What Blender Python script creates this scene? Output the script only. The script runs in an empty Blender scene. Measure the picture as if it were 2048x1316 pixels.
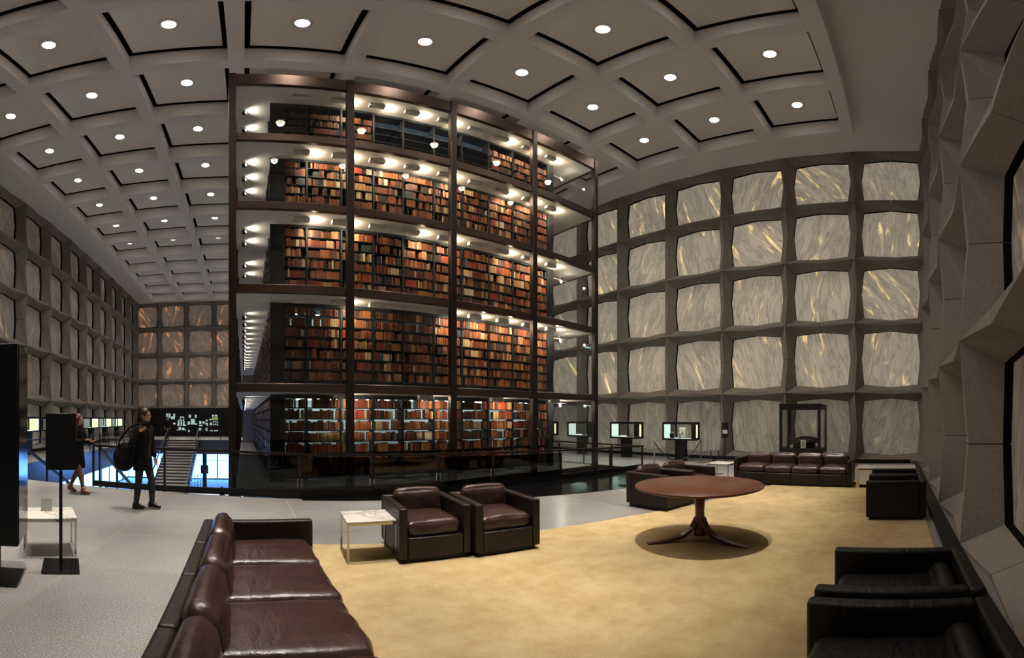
import bpy, bmesh, math, random
from mathutils import Vector, Matrix, noise
C = bpy.context.scene.collection
SC = bpy.context.scene
PI = math.pi
rnd = random.Random(7)
B = 2.642            # one bay of the building grid, in metres
EYE = 1.55

# ------------------------------------------------------------------ camera (a stitched panorama: equirectangular)
PX0, PF, PYH, PG = 487.33, 831.524, 837.743, 860.372
cd = bpy.data.cameras.new('camera'); cam = bpy.data.objects.new('camera', cd); C.objects.link(cam)
cam.location = (0, 0, EYE); cam.rotation_euler = (PI/2, 0, 0)
cd.type = 'PANO'
tgt = cd if hasattr(cd, 'panorama_type') else cd.cycles
tgt.panorama_type = 'EQUIRECTANGULAR'
tgt.longitude_min = -PX0/PF; tgt.longitude_max = (2048-PX0)/PF
tgt.latitude_max = PYH/PG; tgt.latitude_min = (PYH-1316)/PG
cd.clip_start = 0.02; cd.clip_end = 300
SC.camera = cam

# ------------------------------------------------------------------ exposure, world
SC.view_settings.view_transform = 'Standard'; SC.view_settings.look = 'None'
SC.view_settings.gamma = 1.0; SC.view_settings.use_curve_mapping = False
SC.view_settings.exposure = 0.42
wd = bpy.data.worlds.new('world'); SC.world = wd; wd.use_nodes = True
wd.node_tree.nodes['Background'].inputs[0].default_value = (0.02, 0.03, 0.06, 1)
wd.node_tree.nodes['Background'].inputs[1].default_value = 0.3
cy = SC.cycles
cy.use_denoising = True
cy.use_adaptive_sampling = True; cy.adaptive_threshold = 0.05
cy.max_bounces = 6; cy.diffuse_bounces = 5; cy.glossy_bounces = 2; cy.transmission_bounces = 4
cy.transparent_max_bounces = 12; cy.caustics_reflective = False; cy.caustics_refractive = False
cy.sample_clamp_indirect = 4.0; cy.use_light_tree = True

P_DOWN = 3300.0
P_SPILL = 80.0      # their wide spill       # ceiling downlights (W)
P_BOX = 19.0          # fixtures at the front edge of each stack floor
P_WASH = 14.0         # wall-washer spots of the stack aisle
P_UP = 700.0         # cove lamps on top of the book tower
E_WIN = 8.0          # daylight in the glass walls of the ground floor
E_MARBLE = 0.05      # daylight passing through the marble

# ------------------------------------------------------------------ materials
def mat(name, col=(0.5,0.5,0.5), rough=0.6, metal=0.0, spec=0.5, emit=None, es=0.0):
    m = bpy.data.materials.new(name); m.use_nodes = True
    b = m.node_tree.nodes['Principled BSDF']
    b.inputs['Base Color'].default_value = (*col, 1); b.inputs['Roughness'].default_value = rough
    b.inputs['Metallic'].default_value = metal; b.inputs['Specular IOR Level'].default_value = spec
    if emit: b.inputs['Emission Color'].default_value = (*emit, 1); b.inputs['Emission Strength'].default_value = es
    return m
class NT:
    def __init__(s, m): s.t = m.node_tree; s.b = s.t.nodes['Principled BSDF']
    def n(s, kind, **kw):
        nd = s.t.nodes.new(kind)
        for k, v in kw.items():
            if k in nd.inputs: nd.inputs[k].default_value = v
            else: setattr(nd, k, v)
        return nd
    def l(s, a, b): s.t.links.new(a, b)
    def ramp(s, fac, stops):
        r = s.t.nodes.new('ShaderNodeValToRGB'); e = r.color_ramp.elements
        while len(e) < len(stops): e.new(0.5)
        for i, (p, c) in enumerate(stops): e[i].position = p; e[i].color = (*c, 1) if len(c) == 3 else c
        s.l(fac, r.inputs[0]); return r.outputs[0]
    def bump(s, h, st=0.2, dist=0.01):
        b = s.n('ShaderNodeBump'); b.inputs['Strength'].default_value = st; b.inputs['Distance'].default_value = dist
        s.l(h, b.inputs['Height']); s.l(b.outputs[0], s.b.inputs['Normal'])
def noisy(name, stops, scale=20, rough=0.6, detail=4, bump=0.0, spec=0.5, dist=0.004, coords='Object', metal=0, stretch=None, rough2=None):
    m = mat(name, rough=rough, spec=spec, metal=metal); t = NT(m)
    tc = t.n('ShaderNodeTexCoord'); mp = t.n('ShaderNodeMapping'); t.l(tc.outputs[coords], mp.inputs[0])
    if stretch: mp.inputs['Scale'].default_value = stretch
    nz = t.n('ShaderNodeTexNoise', Scale=scale, Detail=detail, Roughness=0.65); t.l(mp.outputs[0], nz.inputs['Vector'])
    t.l(t.ramp(nz.outputs['Fac'], stops), t.b.inputs['Base Color'])
    if bump: t.bump(nz.outputs['Fac'], bump, dist)
    return m
def glass(name, tint=(0.9,0.95,0.95), ior=1.45, rough=0.0, mixmax=1.0):
    m = bpy.data.materials.new(name); m.use_nodes = True; nt = m.node_tree; nt.nodes.clear()
    o = nt.nodes.new('ShaderNodeOutputMaterial'); mx = nt.nodes.new('ShaderNodeMixShader')
    tr = nt.nodes.new('ShaderNodeBsdfTransparent'); gl = nt.nodes.new('ShaderNodeBsdfGlossy'); fr = nt.nodes.new('ShaderNodeFresnel')
    tr.inputs[0].default_value = (*tint, 1); gl.inputs['Roughness'].default_value = rough; fr.inputs[0].default_value = ior
    # a pane is thin: the same mirror strength from either face
    ge = nt.nodes.new('ShaderNodeNewGeometry'); mr = nt.nodes.new('ShaderNodeMapRange'); mr.inputs['To Min'].default_value = ior; mr.inputs['To Max'].default_value = 1/ior
    nt.links.new(ge.outputs['Backfacing'], mr.inputs[0]); nt.links.new(mr.outputs[0], fr.inputs[0])
    nt.links.new(fr.outputs[0], mx.inputs[0]); nt.links.new(tr.outputs[0], mx.inputs[1]); nt.links.new(gl.outputs[0], mx.inputs[2]); nt.links.new(mx.outputs[0], o.inputs[0])
    return m
def emis(name, col, st):
    return mat(name, (0.02,0.02,0.02), 0.6, emit=col, es=st)

M = {}
M['granite_frame'] = noisy('granite_frame', [(0.25,(0.21,0.185,0.162)),(0.75,(0.32,0.285,0.25))], 26, 0.75, 6, 0.25, 0.3, 0.006)
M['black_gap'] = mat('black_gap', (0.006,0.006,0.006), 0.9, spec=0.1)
M['black_metal'] = noisy('black_metal', [(0.3,(0.004,0.004,0.005)),(0.7,(0.008,0.008,0.009))], 8, 0.45, 3, 0.0, 0.35)
M['black_satin'] = mat('black_satin', (0.004,0.004,0.005), 0.12, spec=0.5)
M['bronze'] = noisy('bronze', [(0.3,(0.028,0.018,0.014)),(0.7,(0.05,0.033,0.026))], 3, 0.42, 4, 0, 0.5, stretch=(1,1,0.3), metal=0.6)
M['bronze_beam'] = noisy('bronze_beam', [(0.3,(0.075,0.045,0.033)),(0.7,(0.11,0.07,0.052))], 2, 0.36, 4, 0, 0.5, stretch=(0.3,1,1), metal=0.7)
M['stack_steel'] = noisy('stack_steel', [(0.3,(0.005,0.0075,0.010)),(0.7,(0.009,0.0125,0.016))], 5, 0.6, 3, 0, 0.3)
M['plaster'] = noisy('plaster', [(0.3,(0.82,0.81,0.81)),(0.7,(0.87,0.86,0.86))], 6, 0.85, 5, 0.06, 0.2)
M['coffer_felt'] = noisy('coffer_felt', [(0.3,(0.81,0.785,0.75)),(0.7,(0.87,0.845,0.81))], 60, 0.9, 5, 0.15, 0.15)
M['slab_white'] = noisy('slab_white', [(0.3,(0.74,0.71,0.67)),(0.7,(0.80,0.77,0.73))], 4, 0.8, 3, 0, 0.2)
M['chrome'] = mat('chrome', (0.62,0.58,0.52), 0.16, 1.0)
M['brass_line'] = mat('brass_line', (0.42,0.36,0.22), 0.5, 0.3)
M['tower_glass'] = glass('tower_glass', (0.95,0.96,0.955), 1.38)
M['rail_glass'] = glass('rail_glass', (0.33,0.35,0.36), 1.4)
M['clear_glass'] = glass('clear_glass', (0.93,0.96,0.95), 1.4)
M['lamp_lens'] = emis('lamp_lens', (1.0,0.86,0.72), 14)
M['lamp_white'] = emis('lamp_white', (1.0,0.86,0.66), 5)
M['case_light'] = emis('case_light', (0.74,0.92,0.80), 0.85)
M['case_light_warm'] = emis('case_light_warm', (0.93,0.86,0.50), 0.85)
M['case_white'] = mat('case_white', (0.80,0.82,0.78), 0.6)
M['tube_light'] = emis('tube_light', (0.62,0.92,1.0), 9)
M['paper'] = mat('paper', (0.82,0.83,0.8), 0.7)
M['acrylic'] = glass('acrylic', (0.985,0.99,0.99), 1.3)
M['paper_lit'] = mat('paper_lit', (0.6,0.75,0.75), 0.7, emit=(0.55,0.78,0.8), es=0.32)  # display light falling on the sheets, put in as a weak glow
M['paper_green'] = mat('paper_green', (0.4,0.5,0.1), 0.7, emit=(0.5,0.62,0.15), es=0.22)  # same painted-in glow on the green sheets
M['skin'] = noisy('skin', [(0.3,(0.42,0.2,0.13)),(0.7,(0.5,0.26,0.17))], 12, 0.5, 3)
M['hair_dark'] = noisy('hair_dark', [(0.3,(0.008,0.005,0.004)),(0.7,(0.022,0.013,0.01))], 30, 0.5, 3, 0.3, stretch=(4,4,0.4))
M['hair_red'] = noisy('hair_red', [(0.3,(0.05,0.012,0.008)),(0.7,(0.12,0.03,0.018))], 30, 0.45, 3, 0.3, stretch=(4,4,0.4))
M['cloth_black'] = noisy('cloth_black', [(0.3,(0.003,0.003,0.0035)),(0.7,(0.007,0.0065,0.007))], 40, 0.9, 3, 0.2, 0.2)
M['cloth_navy'] = noisy('cloth_navy', [(0.3,(0.007,0.009,0.014)),(0.7,(0.014,0.018,0.028))], 60, 0.8, 3, 0.2)
M['cloth_brown'] = noisy('cloth_brown', [(0.3,(0.03,0.013,0.009)),(0.7,(0.05,0.022,0.014))], 40, 0.8, 3, 0.2)
M['boot'] = mat('boot', (0.006,0.006,0.006), 0.35)
M['shoe_tan'] = mat('shoe_tan', (0.26,0.09,0.04), 0.4)
M['sock_brown'] = mat('sock_brown', (0.12,0.055,0.035), 0.7)
M['rope'] = mat('rope', (0.008,0.008,0.01), 0.6)
M['slab_edge'] = noisy('slab_edge', [(0.3,(0.035,0.037,0.042)),(0.7,(0.055,0.058,0.066))], 12, 0.22, 4, 0, 0.6)
M['concrete_low'] = noisy('concrete_low', [(0.3,(0.46,0.46,0.46)),(0.7,(0.54,0.54,0.54))], 5, 0.6, 4)
M['stair_riser'] = mat('stair_riser', (0.06,0.055,0.05), 0.7)
M['stair_tread'] = mat('stair_tread', (0.30,0.26,0.20), 0.6)
M['artifact'] = noisy('artifact', [(0.3,(0.02,0.009,0.005)),(0.7,(0.055,0.028,0.014))], 14, 0.5, 5, 0.4)

def leather(name, a, b, rough):
    m = mat(name, rough=rough, spec=(0.55 if rough < .3 else 0.32)); t = NT(m)
    tc = t.n('ShaderNodeTexCoord')
    n1 = t.n('ShaderNodeTexNoise', Scale=3.0, Detail=5.0, Roughness=0.6); t.l(tc.outputs['Object'], n1.inputs['Vector'])
    t.l(t.ramp(n1.outputs['Fac'], [(0.3,a),(0.7,b)]), t.b.inputs['Base Color'])
    v = t.n('ShaderNodeTexVoronoi', Scale=220.0); t.l(tc.outputs['Object'], v.inputs['Vector'])
    n2 = t.n('ShaderNodeTexNoise', Scale=9.0, Detail=6.0); t.l(tc.outputs['Object'], n2.inputs['Vector'])
    ad = t.n('ShaderNodeMath', operation='MULTIPLY_ADD'); t.l(v.outputs['Distance'], ad.inputs[0]); ad.inputs[1].default_value = 0.12; t.l(n2.outputs['Fac'], ad.inputs[2])
    mp = t.n('ShaderNodeMapping'); mp.inputs['Scale'].default_value = (1.0, 2.2, 1.0); t.l(tc.outputs['Object'], mp.inputs[0])
    n3 = t.n('ShaderNodeTexNoise', Scale=4.5, Detail=3.0, Distortion=1.2); t.l(mp.outputs[0], n3.inputs['Vector'])
    a2 = t.n('ShaderNodeMath', operation='MULTIPLY_ADD'); t.l(n3.outputs['Fac'], a2.inputs[0]); a2.inputs[1].default_value = 2.2; t.l(ad.outputs[0], a2.inputs[2])
    t.bump(a2.outputs[0], 0.30, 0.016)
    return m
M['leather_brown'] = leather('leather_brown', (0.032,0.014,0.012), (0.055,0.026,0.022), 0.235)
M['leather_frame'] = leather('leather_frame', (0.014,0.0075,0.0068), (0.026,0.0145,0.013), 0.40)
M['leather_black'] = leather('leather_black', (0.004,0.0036,0.0036), (0.008,0.007,0.007), 0.48)

def marble_top():
    m = mat('marble_top', rough=0.18); t = NT(m)
    tc = t.n('ShaderNodeTexCoord')
    n1 = t.n('ShaderNodeTexNoise', Scale=1.9, Detail=7.0, Roughness=0.55, Distortion=0.9); t.l(tc.outputs['Object'], n1.inputs['Vector'])
    t.l(t.ramp(n1.outputs['Fac'], [(0.36,(0.78,0.75,0.7)),(0.47,(0.72,0.69,0.64)),(0.5,(0.46,0.43,0.39)),(0.53,(0.74,0.71,0.66)),(0.8,(0.8,0.77,0.72))]), t.b.inputs['Base Color'])
    return m
M['marble_top'] = marble_top()

def marble_panel(name, tint, glow, bright, cover=0.555):
    """translucent marble lit from behind by daylight: slanted dark veins, and warm streaks where the stone is thin"""
    m = mat(name, rough=0.45, spec=0.35); t = NT(m)
    tc = t.n('ShaderNodeTexCoord'); oi = t.n('ShaderNodeObjectInfo')
    mul = t.n('ShaderNodeMath', operation='MULTIPLY'); t.l(oi.outputs['Random'], mul.inputs[0]); mul.inputs[1].default_value = 57.0
    cb = t.n('ShaderNodeCombineXYZ')
    for k in range(3): t.l(mul.outputs[0], cb.inputs[k])
    ang = t.n('ShaderNodeMath', operation='MULTIPLY_ADD'); t.l(oi.outputs['Random'], ang.inputs[0]); ang.inputs[1].default_value = 1.1; ang.inputs[2].default_value = -0.7
    rot = t.n('ShaderNodeVectorRotate', rotation_type='Y_AXIS'); t.l(tc.outputs['Object'], rot.inputs['Vector']); t.l(ang.outputs[0], rot.inputs['Angle'])
    def layer(scale, stretch, detail, dist, off, rough=0.65):
        mp = t.n('ShaderNodeMapping'); mp.inputs['Scale'].default_value = stretch; mp.inputs['Location'].default_value = (off, off*.7, off*1.3); t.l(rot.outputs[0], mp.inputs[0])
        ad = t.n('ShaderNodeVectorMath', operation='ADD'); t.l(mp.outputs[0], ad.inputs[0]); t.l(cb.outputs[0], ad.inputs[1])
        n = t.n('ShaderNodeTexNoise', Scale=scale, Detail=detail, Roughness=rough, Distortion=dist); t.l(ad.outputs[0], n.inputs['Vector']); return n.outputs['Fac']
    def mix(a, b, f=1.0, mode='MULTIPLY'):
        x = t.n('ShaderNodeMix', data_type='RGBA', blend_type=mode)
        if isinstance(f, float): x.inputs[0].default_value = f
        else: t.l(f, x.inputs[0])
        t.l(a, x.inputs[6]); t.l(b, x.inputs[7]); return x.outputs[2]
    cloud = t.ramp(layer(0.9, (1.4,1,.6), 5.0, .5, 3.0), [(0.3,tuple(c*0.82 for c in tint)),(0.6,tint),(0.8,tuple(c*1.1 for c in tint))])
    grain = t.ramp(layer(5.0, (2.2,1,.5), 7.0, .3, 9.0, .72), [(0.33,(0.66,0.66,0.67)),(0.6,(1,1,1))])
    vein = t.ramp(layer(1.5, (1.9,1,.42), 8.0, .9, 17.0, .6), [(0.40,(1,1,1)),(0.465,(0.72,0.72,0.73)),(0.485,(0.30,0.30,0.31)),(0.50,(0.62,0.62,0.63)),(0.56,(1,1,1))])
    col = mix(mix(cloud, grain, .5), vein, .55)
    t.l(col, t.b.inputs['Base Color'])
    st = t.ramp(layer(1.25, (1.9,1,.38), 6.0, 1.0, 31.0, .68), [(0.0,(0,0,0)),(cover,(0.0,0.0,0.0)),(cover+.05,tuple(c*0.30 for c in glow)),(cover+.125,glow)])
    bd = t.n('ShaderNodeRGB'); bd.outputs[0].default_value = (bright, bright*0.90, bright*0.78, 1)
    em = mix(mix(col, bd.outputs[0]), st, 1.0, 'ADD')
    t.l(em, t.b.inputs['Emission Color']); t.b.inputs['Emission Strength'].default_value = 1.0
    return m
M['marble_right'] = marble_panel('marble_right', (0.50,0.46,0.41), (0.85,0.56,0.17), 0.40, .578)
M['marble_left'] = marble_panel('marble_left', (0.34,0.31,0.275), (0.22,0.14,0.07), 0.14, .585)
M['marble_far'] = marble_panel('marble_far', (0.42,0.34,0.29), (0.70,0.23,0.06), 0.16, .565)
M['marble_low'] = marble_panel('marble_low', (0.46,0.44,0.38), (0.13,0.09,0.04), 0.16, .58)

def granite_floor():
    m = mat('granite_floor', rough=0.27, spec=0.55); t = NT(m)
    tc = t.n('ShaderNodeTexCoord'); oi = t.n('ShaderNodeObjectInfo')
    n1 = t.n('ShaderNodeTexNoise', Scale=75.0, Detail=3.0, Roughness=0.8); t.l(tc.outputs['Object'], n1.inputs['Vector'])
    n2 = t.n('ShaderNodeTexNoise', Scale=1.3, Detail=5.0, Roughness=0.6); t.l(tc.outputs['Object'], n2.inputs['Vector'])
    c1 = t.ramp(n1.outputs['Fac'], [(0.38,(0.16,0.156,0.15)),(0.5,(0.285,0.28,0.27)),(0.62,(0.41,0.40,0.385))])
    c2 = t.ramp(n2.outputs['Fac'], [(0.3,(0.84,0.84,0.84)),(0.7,(1,1,1))])
    mx = t.n('ShaderNodeMix', data_type='RGBA', blend_type='MULTIPLY'); mx.inputs[0].default_value = 1.0
    t.l(c1, mx.inputs[6]); t.l(c2, mx.inputs[7])
    hv = t.n('ShaderNodeMath', operation='MULTIPLY_ADD'); t.l(oi.outputs['Random'], hv.inputs[0]); hv.inputs[1].default_value = 0.14; hv.inputs[2].default_value = 0.93
    mv = t.n('ShaderNodeVectorMath', operation='SCALE'); t.l(mx.outputs[2], mv.inputs[0]); t.l(hv.outputs[0], mv.inputs['Scale'])
    t.l(mv.outputs[0], t.b.inputs['Base Color'])
    return m
M['granite_floor'] = granite_floor()
def carpet_mat():
    m = mat('carpet_wool', rough=0.95, spec=0.1); t = NT(m)
    tc = t.n('ShaderNodeTexCoord')
    n1 = t.n('ShaderNodeTexNoise', Scale=2.6, Detail=7.0, Roughness=0.68); t.l(tc.outputs['Object'], n1.inputs['Vector'])
    n2 = t.n('ShaderNodeTexNoise', Scale=160.0, Detail=2.0); t.l(tc.outputs['Object'], n2.inputs['Vector'])
    c1 = t.ramp(n1.outputs['Fac'], [(0.33,(0.44,0.315,0.150)),(0.5,(0.515,0.388,0.200)),(0.66,(0.575,0.448,0.250))])
    mx = t.n('ShaderNodeMix', data_type='RGBA', blend_type='MULTIPLY'); mx.inputs[0].default_value = 1.0
    t.l(c1, mx.inputs[6]); t.l(t.ramp(n2.outputs['Fac'], [(0.3,(0.8,0.8,0.8)),(0.7,(1,1,1))]), mx.inputs[7])
    t.l(mx.outputs[2], t.b.inputs['Base Color']); t.bump(n2.outputs['Fac'], 0.5, 0.006)
    return m
M['carpet'] = carpet_mat()
def wood():
    m = mat('table_wood', rough=0.3, spec=0.45); t = NT(m)
    tc = t.n('ShaderNodeTexCoord'); mp = t.n('ShaderNodeMapping'); mp.inputs['Scale'].default_value = (1.2, 14, 3); t.l(tc.outputs['Object'], mp.inputs[0])
    n1 = t.n('ShaderNodeTexNoise', Scale=3.5, Detail=7.0, Roughness=0.65, Distortion=0.4); t.l(mp.outputs[0], n1.inputs['Vector'])
    t.l(t.ramp(n1.outputs['Fac'], [(0.3,(0.060,0.014,0.007)),(0.5,(0.108,0.028,0.013)),(0.7,(0.150,0.046,0.022))]), t.b.inputs['Base Color'])
    return m
M['wood'] = wood()
M['window_light'] = mat('window_daylight', (0.02,0.02,0.03), 0.2, emit=(0.105,0.315,0.93), es=E_WIN)   # overcast blue daylight behind frosted glass
def book_mat(name, attr):
    m = mat(name, rough=0.55, spec=0.35); t = NT(m)
    if attr:
        a = t.n('ShaderNodeAttribute', attribute_name='Col'); src = a.outputs['Color']
    else:
        a = t.n('ShaderNodeObjectInfo'); src = a.outputs['Color']
    tc = t.n('ShaderNodeTexCoord')
    n1 = t.n('ShaderNodeTexNoise', Scale=35.0, Detail=3.0); t.l(tc.outputs['Object'], n1.inputs['Vector'])
    mx = t.n('ShaderNodeMix', data_type='RGBA', blend_type='MULTIPLY'); mx.inputs[0].default_value = 0.6
    t.l(src, mx.inputs[6]); t.l(t.ramp(n1.outputs['Fac'], [(0.3,(0.55,0.55,0.55)),(0.65,(1,1,1))]), mx.inputs[7])
    t.l(mx.outputs[2], t.b.inputs['Base Color'])
    return m
M['book_cover'] = book_mat('book_cover', False)
M['book_cover_mass'] = book_mat('book_cover_mass', True)
M['book_pages'] = mat('book_pages', (0.45,0.38,0.27), 0.9)
M['book_gilt'] = mat('book_gilt', (0.5,0.33,0.12), 0.4, 0.5)

# ------------------------------------------------------------------ mesh helpers
class MB:
    def __init__(s): s.v = []; s.f = []; s.mi = []; s.sm = []; s.col = []
    def add(s, vs, fs, m=0, sm=False, col=None):
        k = len(s.v); s.v += [tuple(v) for v in vs]
        for f in fs: s.f.append([i+k for i in f]); s.mi.append(m); s.sm.append(sm); s.col.append(col)
        return s
    def box(s, x0, y0, z0, x1, y1, z1, m=0, col=None, T=None):
        vs = [(x0,y0,z0),(x1,y0,z0),(x1,y1,z0),(x0,y1,z0),(x0,y0,z1),(x1,y0,z1),(x1,y1,z1),(x0,y1,z1)]
        if T is not None: vs = [T @ Vector(v) for v in vs]
        return s.add(vs, [(0,3,2,1),(4,5,6,7),(0,1,5,4),(1,2,6,5),(2,3,7,6),(3,0,4,7)], m, False, col)
    def rbox(s, x0, y0, z0, x1, y1, z1, r=0.02, seg=2, m=0, T=None):
        bm = bmesh.new(); bmesh.ops.create_cube(bm, size=1)
        for v in bm.verts: v.co = Vector(((x0+x1)/2+v.co.x*(x1-x0), (y0+y1)/2+v.co.y*(y1-y0), (z0+z1)/2+v.co.z*(z1-z0)))
        bmesh.ops.bevel(bm, geom=list(bm.edges), offset=r, segments=seg, affect='EDGES', profile=0.5)
        bm.normal_update(); flat = [max(abs(c) for c in f.normal) > .999 for f in bm.faces]; k = len(s.f)
        s.bm(bm, m, True, T)
        for i, fl in enumerate(flat): s.sm[k+i] = not fl
        return s
    def bm(s, bm, m=0, sm=True, T=None):
        bm.verts.index_update()
        s.add([(T @ v.co if T is not None else v.co) for v in bm.verts], [[v.index for v in f.verts] for f in bm.faces], m, sm); bm.free(); return s
    def tube(s, pts, r, n=8, m=0, sm=True):
        pts = [Vector(p) for p in pts]; rs = r if isinstance(r, (list,tuple)) else [r]*len(pts)
        vs = []; fs = []
        d0 = (pts[1]-pts[0]).normalized()
        up = Vector((0,0,1)) if abs(d0.z) < 0.9 else Vector((1,0,0))
        for i, p in enumerate(pts):
            d = (pts[min(i+1,len(pts)-1)]-pts[max(i-1,0)]).normalized()
            a = d.cross(up).normalized(); b = d.cross(a).normalized()
            for k in range(n):
                t = 2*PI*k/n; vs.append(p+(a*math.cos(t)+b*math.sin(t))*rs[i])
        for i in range(len(pts)-1):
            for k in range(n):
                fs.append((i*n+k, i*n+(k+1)%n, (i+1)*n+(k+1)%n, (i+1)*n+k))
        s.add(vs, fs, m, sm)
        k0 = len(s.v)-len(vs)
        s.f.append([k0+k for k in range(n)][::-1]); s.mi.append(m); s.sm.append(False); s.col.append(None)
        s.f.append([k0+(len(pts)-1)*n+k for k in range(n)]); s.mi.append(m); s.sm.append(False); s.col.append(None)
        return s
    def bar(s, a, b, w, h, m=0):
        """a square bar from a to b, w across and h high"""
        a = Vector(a); b = Vector(b); d = (b-a).normalized()
        up = Vector((0,0,1)) if abs(d.z) < 0.95 else Vector((0,1,0))
        x = d.cross(up).normalized()*w/2; y = x.cross(d).normalized()*h/2
        vs = [a-x-y,a+x-y,a+x+y,a-x+y,b-x-y,b+x-y,b+x+y,b-x+y]
        return s.add(vs, [(0,1,2,3),(7,6,5,4),(0,4,5,1),(1,5,6,2),(2,6,7,3),(3,7,4,0)], m)
    def lathe(s, prof, n=24, m=0, c=(0,0,0), sm=True):
        vs = []; fs = []
        for r, z in prof:
            for k in range(n): t = 2*PI*k/n; vs.append((c[0]+r*math.cos(t), c[1]+r*math.sin(t), c[2]+z))
        for i in range(len(prof)-1):
            for k in range(n): fs.append((i*n+k, i*n+(k+1)%n, (i+1)*n+(k+1)%n, (i+1)*n+k))
        fs.append([k for k in range(n)][::-1]); fs.append([(len(prof)-1)*n+k for k in range(n)])
        return s.add(vs, fs, m, sm)
    def mesh(s, name, mats):
        me = bpy.data.meshes.new(name); me.from_pydata(s.v, [], s.f)
        for m in mats: me.materials.append(m)
        me.polygons.foreach_set('material_index', s.mi); me.polygons.foreach_set('use_smooth', s.sm)
        if any(c is not None for c in s.col):
            ca = me.color_attributes.new('Col', 'FLOAT_COLOR', 'CORNER'); arr = []
            for f, c in zip(s.f, s.col):
                c = c or (0.1,0.1,0.1); arr += [*c, 1.0]*len(f)
            ca.data.foreach_set('color', arr)
        me.update(); return me
    def build(s, name, mats, parent=None, loc=None, rz=0.0):
        if not isinstance(mats, (list,tuple)): mats = [mats]
        return link(name, s.mesh(name, mats), parent, loc, rz)
def link(name, me, parent=None, loc=None, rz=0.0):
    o = bpy.data.objects.new(name, me); C.objects.link(o)
    if parent is not None: o.parent = parent
    if loc is not None: o.location = loc
    if rz: o.rotation_euler = (0,0,rz)
    return o
def tag(o, label=None, cat=None, group=None, kind=None):
    if label: o['label'] = label
    if cat: o['category'] = cat
    if group: o['group'] = group
    if kind: o['kind'] = kind
    return o
def thing(name, label, cat, loc=(0,0,0), rz=0.0, group=None):
    o = bpy.data.objects.new(name, None); C.objects.link(o); o.empty_display_size = 0.2
    o.location = loc; o.rotation_euler = (0,0,rz)
    return tag(o, label, cat, group)
def copy_tree(o, parent=None):
    c = o.copy(); C.objects.link(c)
    if parent is not None: c.parent = parent
    for ch in list(o.children): copy_tree(ch, c)
    return c
def light(name, kind, loc, power, col, parent=None, size=0.1, spot=None, blend=1.0, aim=None, sy=None):
    ld = bpy.data.lights.new(name, kind); ld.energy = power; ld.color = col
    if kind == 'AREA':
        ld.size = size
        if sy: ld.shape = 'RECTANGLE'; ld.size_y = sy
    else: ld.shadow_soft_size = size
    if kind == 'SPOT': ld.spot_size = spot; ld.spot_blend = blend
    o = bpy.data.objects.new(name, ld); C.objects.link(o); o.location = loc
    if parent is not None: o.parent = parent
    if aim is not None: o.rotation_euler = Vector(aim).to_track_quat('-Z','Y').to_euler()
    return o
ORD = ['','first','second','third','fourth','fifth','sixth','seventh','eighth','ninth','tenth','eleventh','twelfth','thirteenth','fourteenth','fifteenth','sixteenth','seventeenth','eighteenth','nineteenth','twentieth']
def ordi(n):
    if n <= 20: return ORD[n]
    tens = {2:'twenty',3:'thirty',4:'forty',5:'fifty'}[n//10]
    return tens+'-'+ORD[n%10] if n%10 else tens.replace('ty','tieth')
# ------------------------------------------------------------------ the shell
XR, XL, YN, YF = 15.69, -10.45, -1.10, 39.30      # building grid
MR, ML, MN, MF = 15.83, -10.59, -1.41, 39.44      # planes of the marble
ROWH = 2.503
ZC = 12.50                                          # ceiling border
SOF = 11.80                                         # underside of the coffer beams
NA, NM = 0.63, 0.53                                 # how far the granite stands proud at a crossing / at mid-span

def cross_mesh(name, arms):
    """one precast granite cross: four tapering arms with faceted flanks, ending in joints at mid-span"""
    mb = MB(); hu, hv = B/2-0.006, ROWH/2-0.006
    cu, cv, eu, ev, nb, wf = 0.31, 0.30, 0.215, 0.205, 0.13, 0.075
    A = (0, NA, 0)
    for (sx, sz) in ((1,1),(-1,1),(1,-1),(-1,-1)):
        Cc = (sx*cu, nb, sz*cv); Cb = (sx*cu, -0.02, sz*cv)
        flip = (sx*sz) > 0
        def q(*p, m=0):
            mb.add(p, [tuple(range(len(p)))] if flip else [tuple(range(len(p)))[::-1]], m)
        horiz = ('r' if sx > 0 else 'l') in arms; vert = ('u' if sz > 0 else 'd') in arms
        if horiz:
            Mh = (sx*hu, NM, sz*wf); E = (sx*hu, nb, sz*ev); Eb = (sx*hu, -0.02, sz*ev)
            q(A, Mh, E, Cc); q(Cc, E, Eb, Cb, m=1); q(A, (sx*hu, NM, 0), Mh); q(Mh, (sx*hu, NM, 0), (sx*hu, 0, 0), Eb, E)
        if vert:
            Mv = (sx*wf, NM, sz*hv); E = (sx*eu, nb, sz*hv); Eb = (sx*eu, -0.02, sz*hv)
            q(A, Cc, E, Mv); q(Cc, Cb, Eb, E, m=1); q(A, Mv, (0, NM, sz*hv)); q(Mv, E, Eb, (0, 0, sz*hv), (0, NM, sz*hv))
    return mb.mesh(name, [M['granite_frame'], M['black_gap']])
CROSS = {k: cross_mesh('granite_cross', v) for k, v in {'full':'rlud','bottom':'rlu','top':'rld'}.items()}
def panel_mesh(name, m):
    mb = MB(); hx, hz = 1.165, 1.115
    out = [(-hx,-hz+.03),(-hx+.03,-hz),(hx-.03,-hz),(hx,-hz+.03),(hx,hz-.03),(hx-.03,hz),(-hx+.03,hz),(-hx,hz-.03)]
    n = len(out); vs = [(x,-0.02,z) for x,z in out]+[(x,0.02,z) for x,z in out]
    fs = [tuple(range(n)), tuple(range(n,2*n))[::-1]]+[(i,i+n,(i+1)%n+n,(i+1)%n) for i in range(n)]
    mb.add(vs, fs); return mb.mesh(name, [m])
PM = {k: panel_mesh('marble_panel', M[k]) for k in ('marble_right','marble_left','marble_far','marble_low')}

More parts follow.
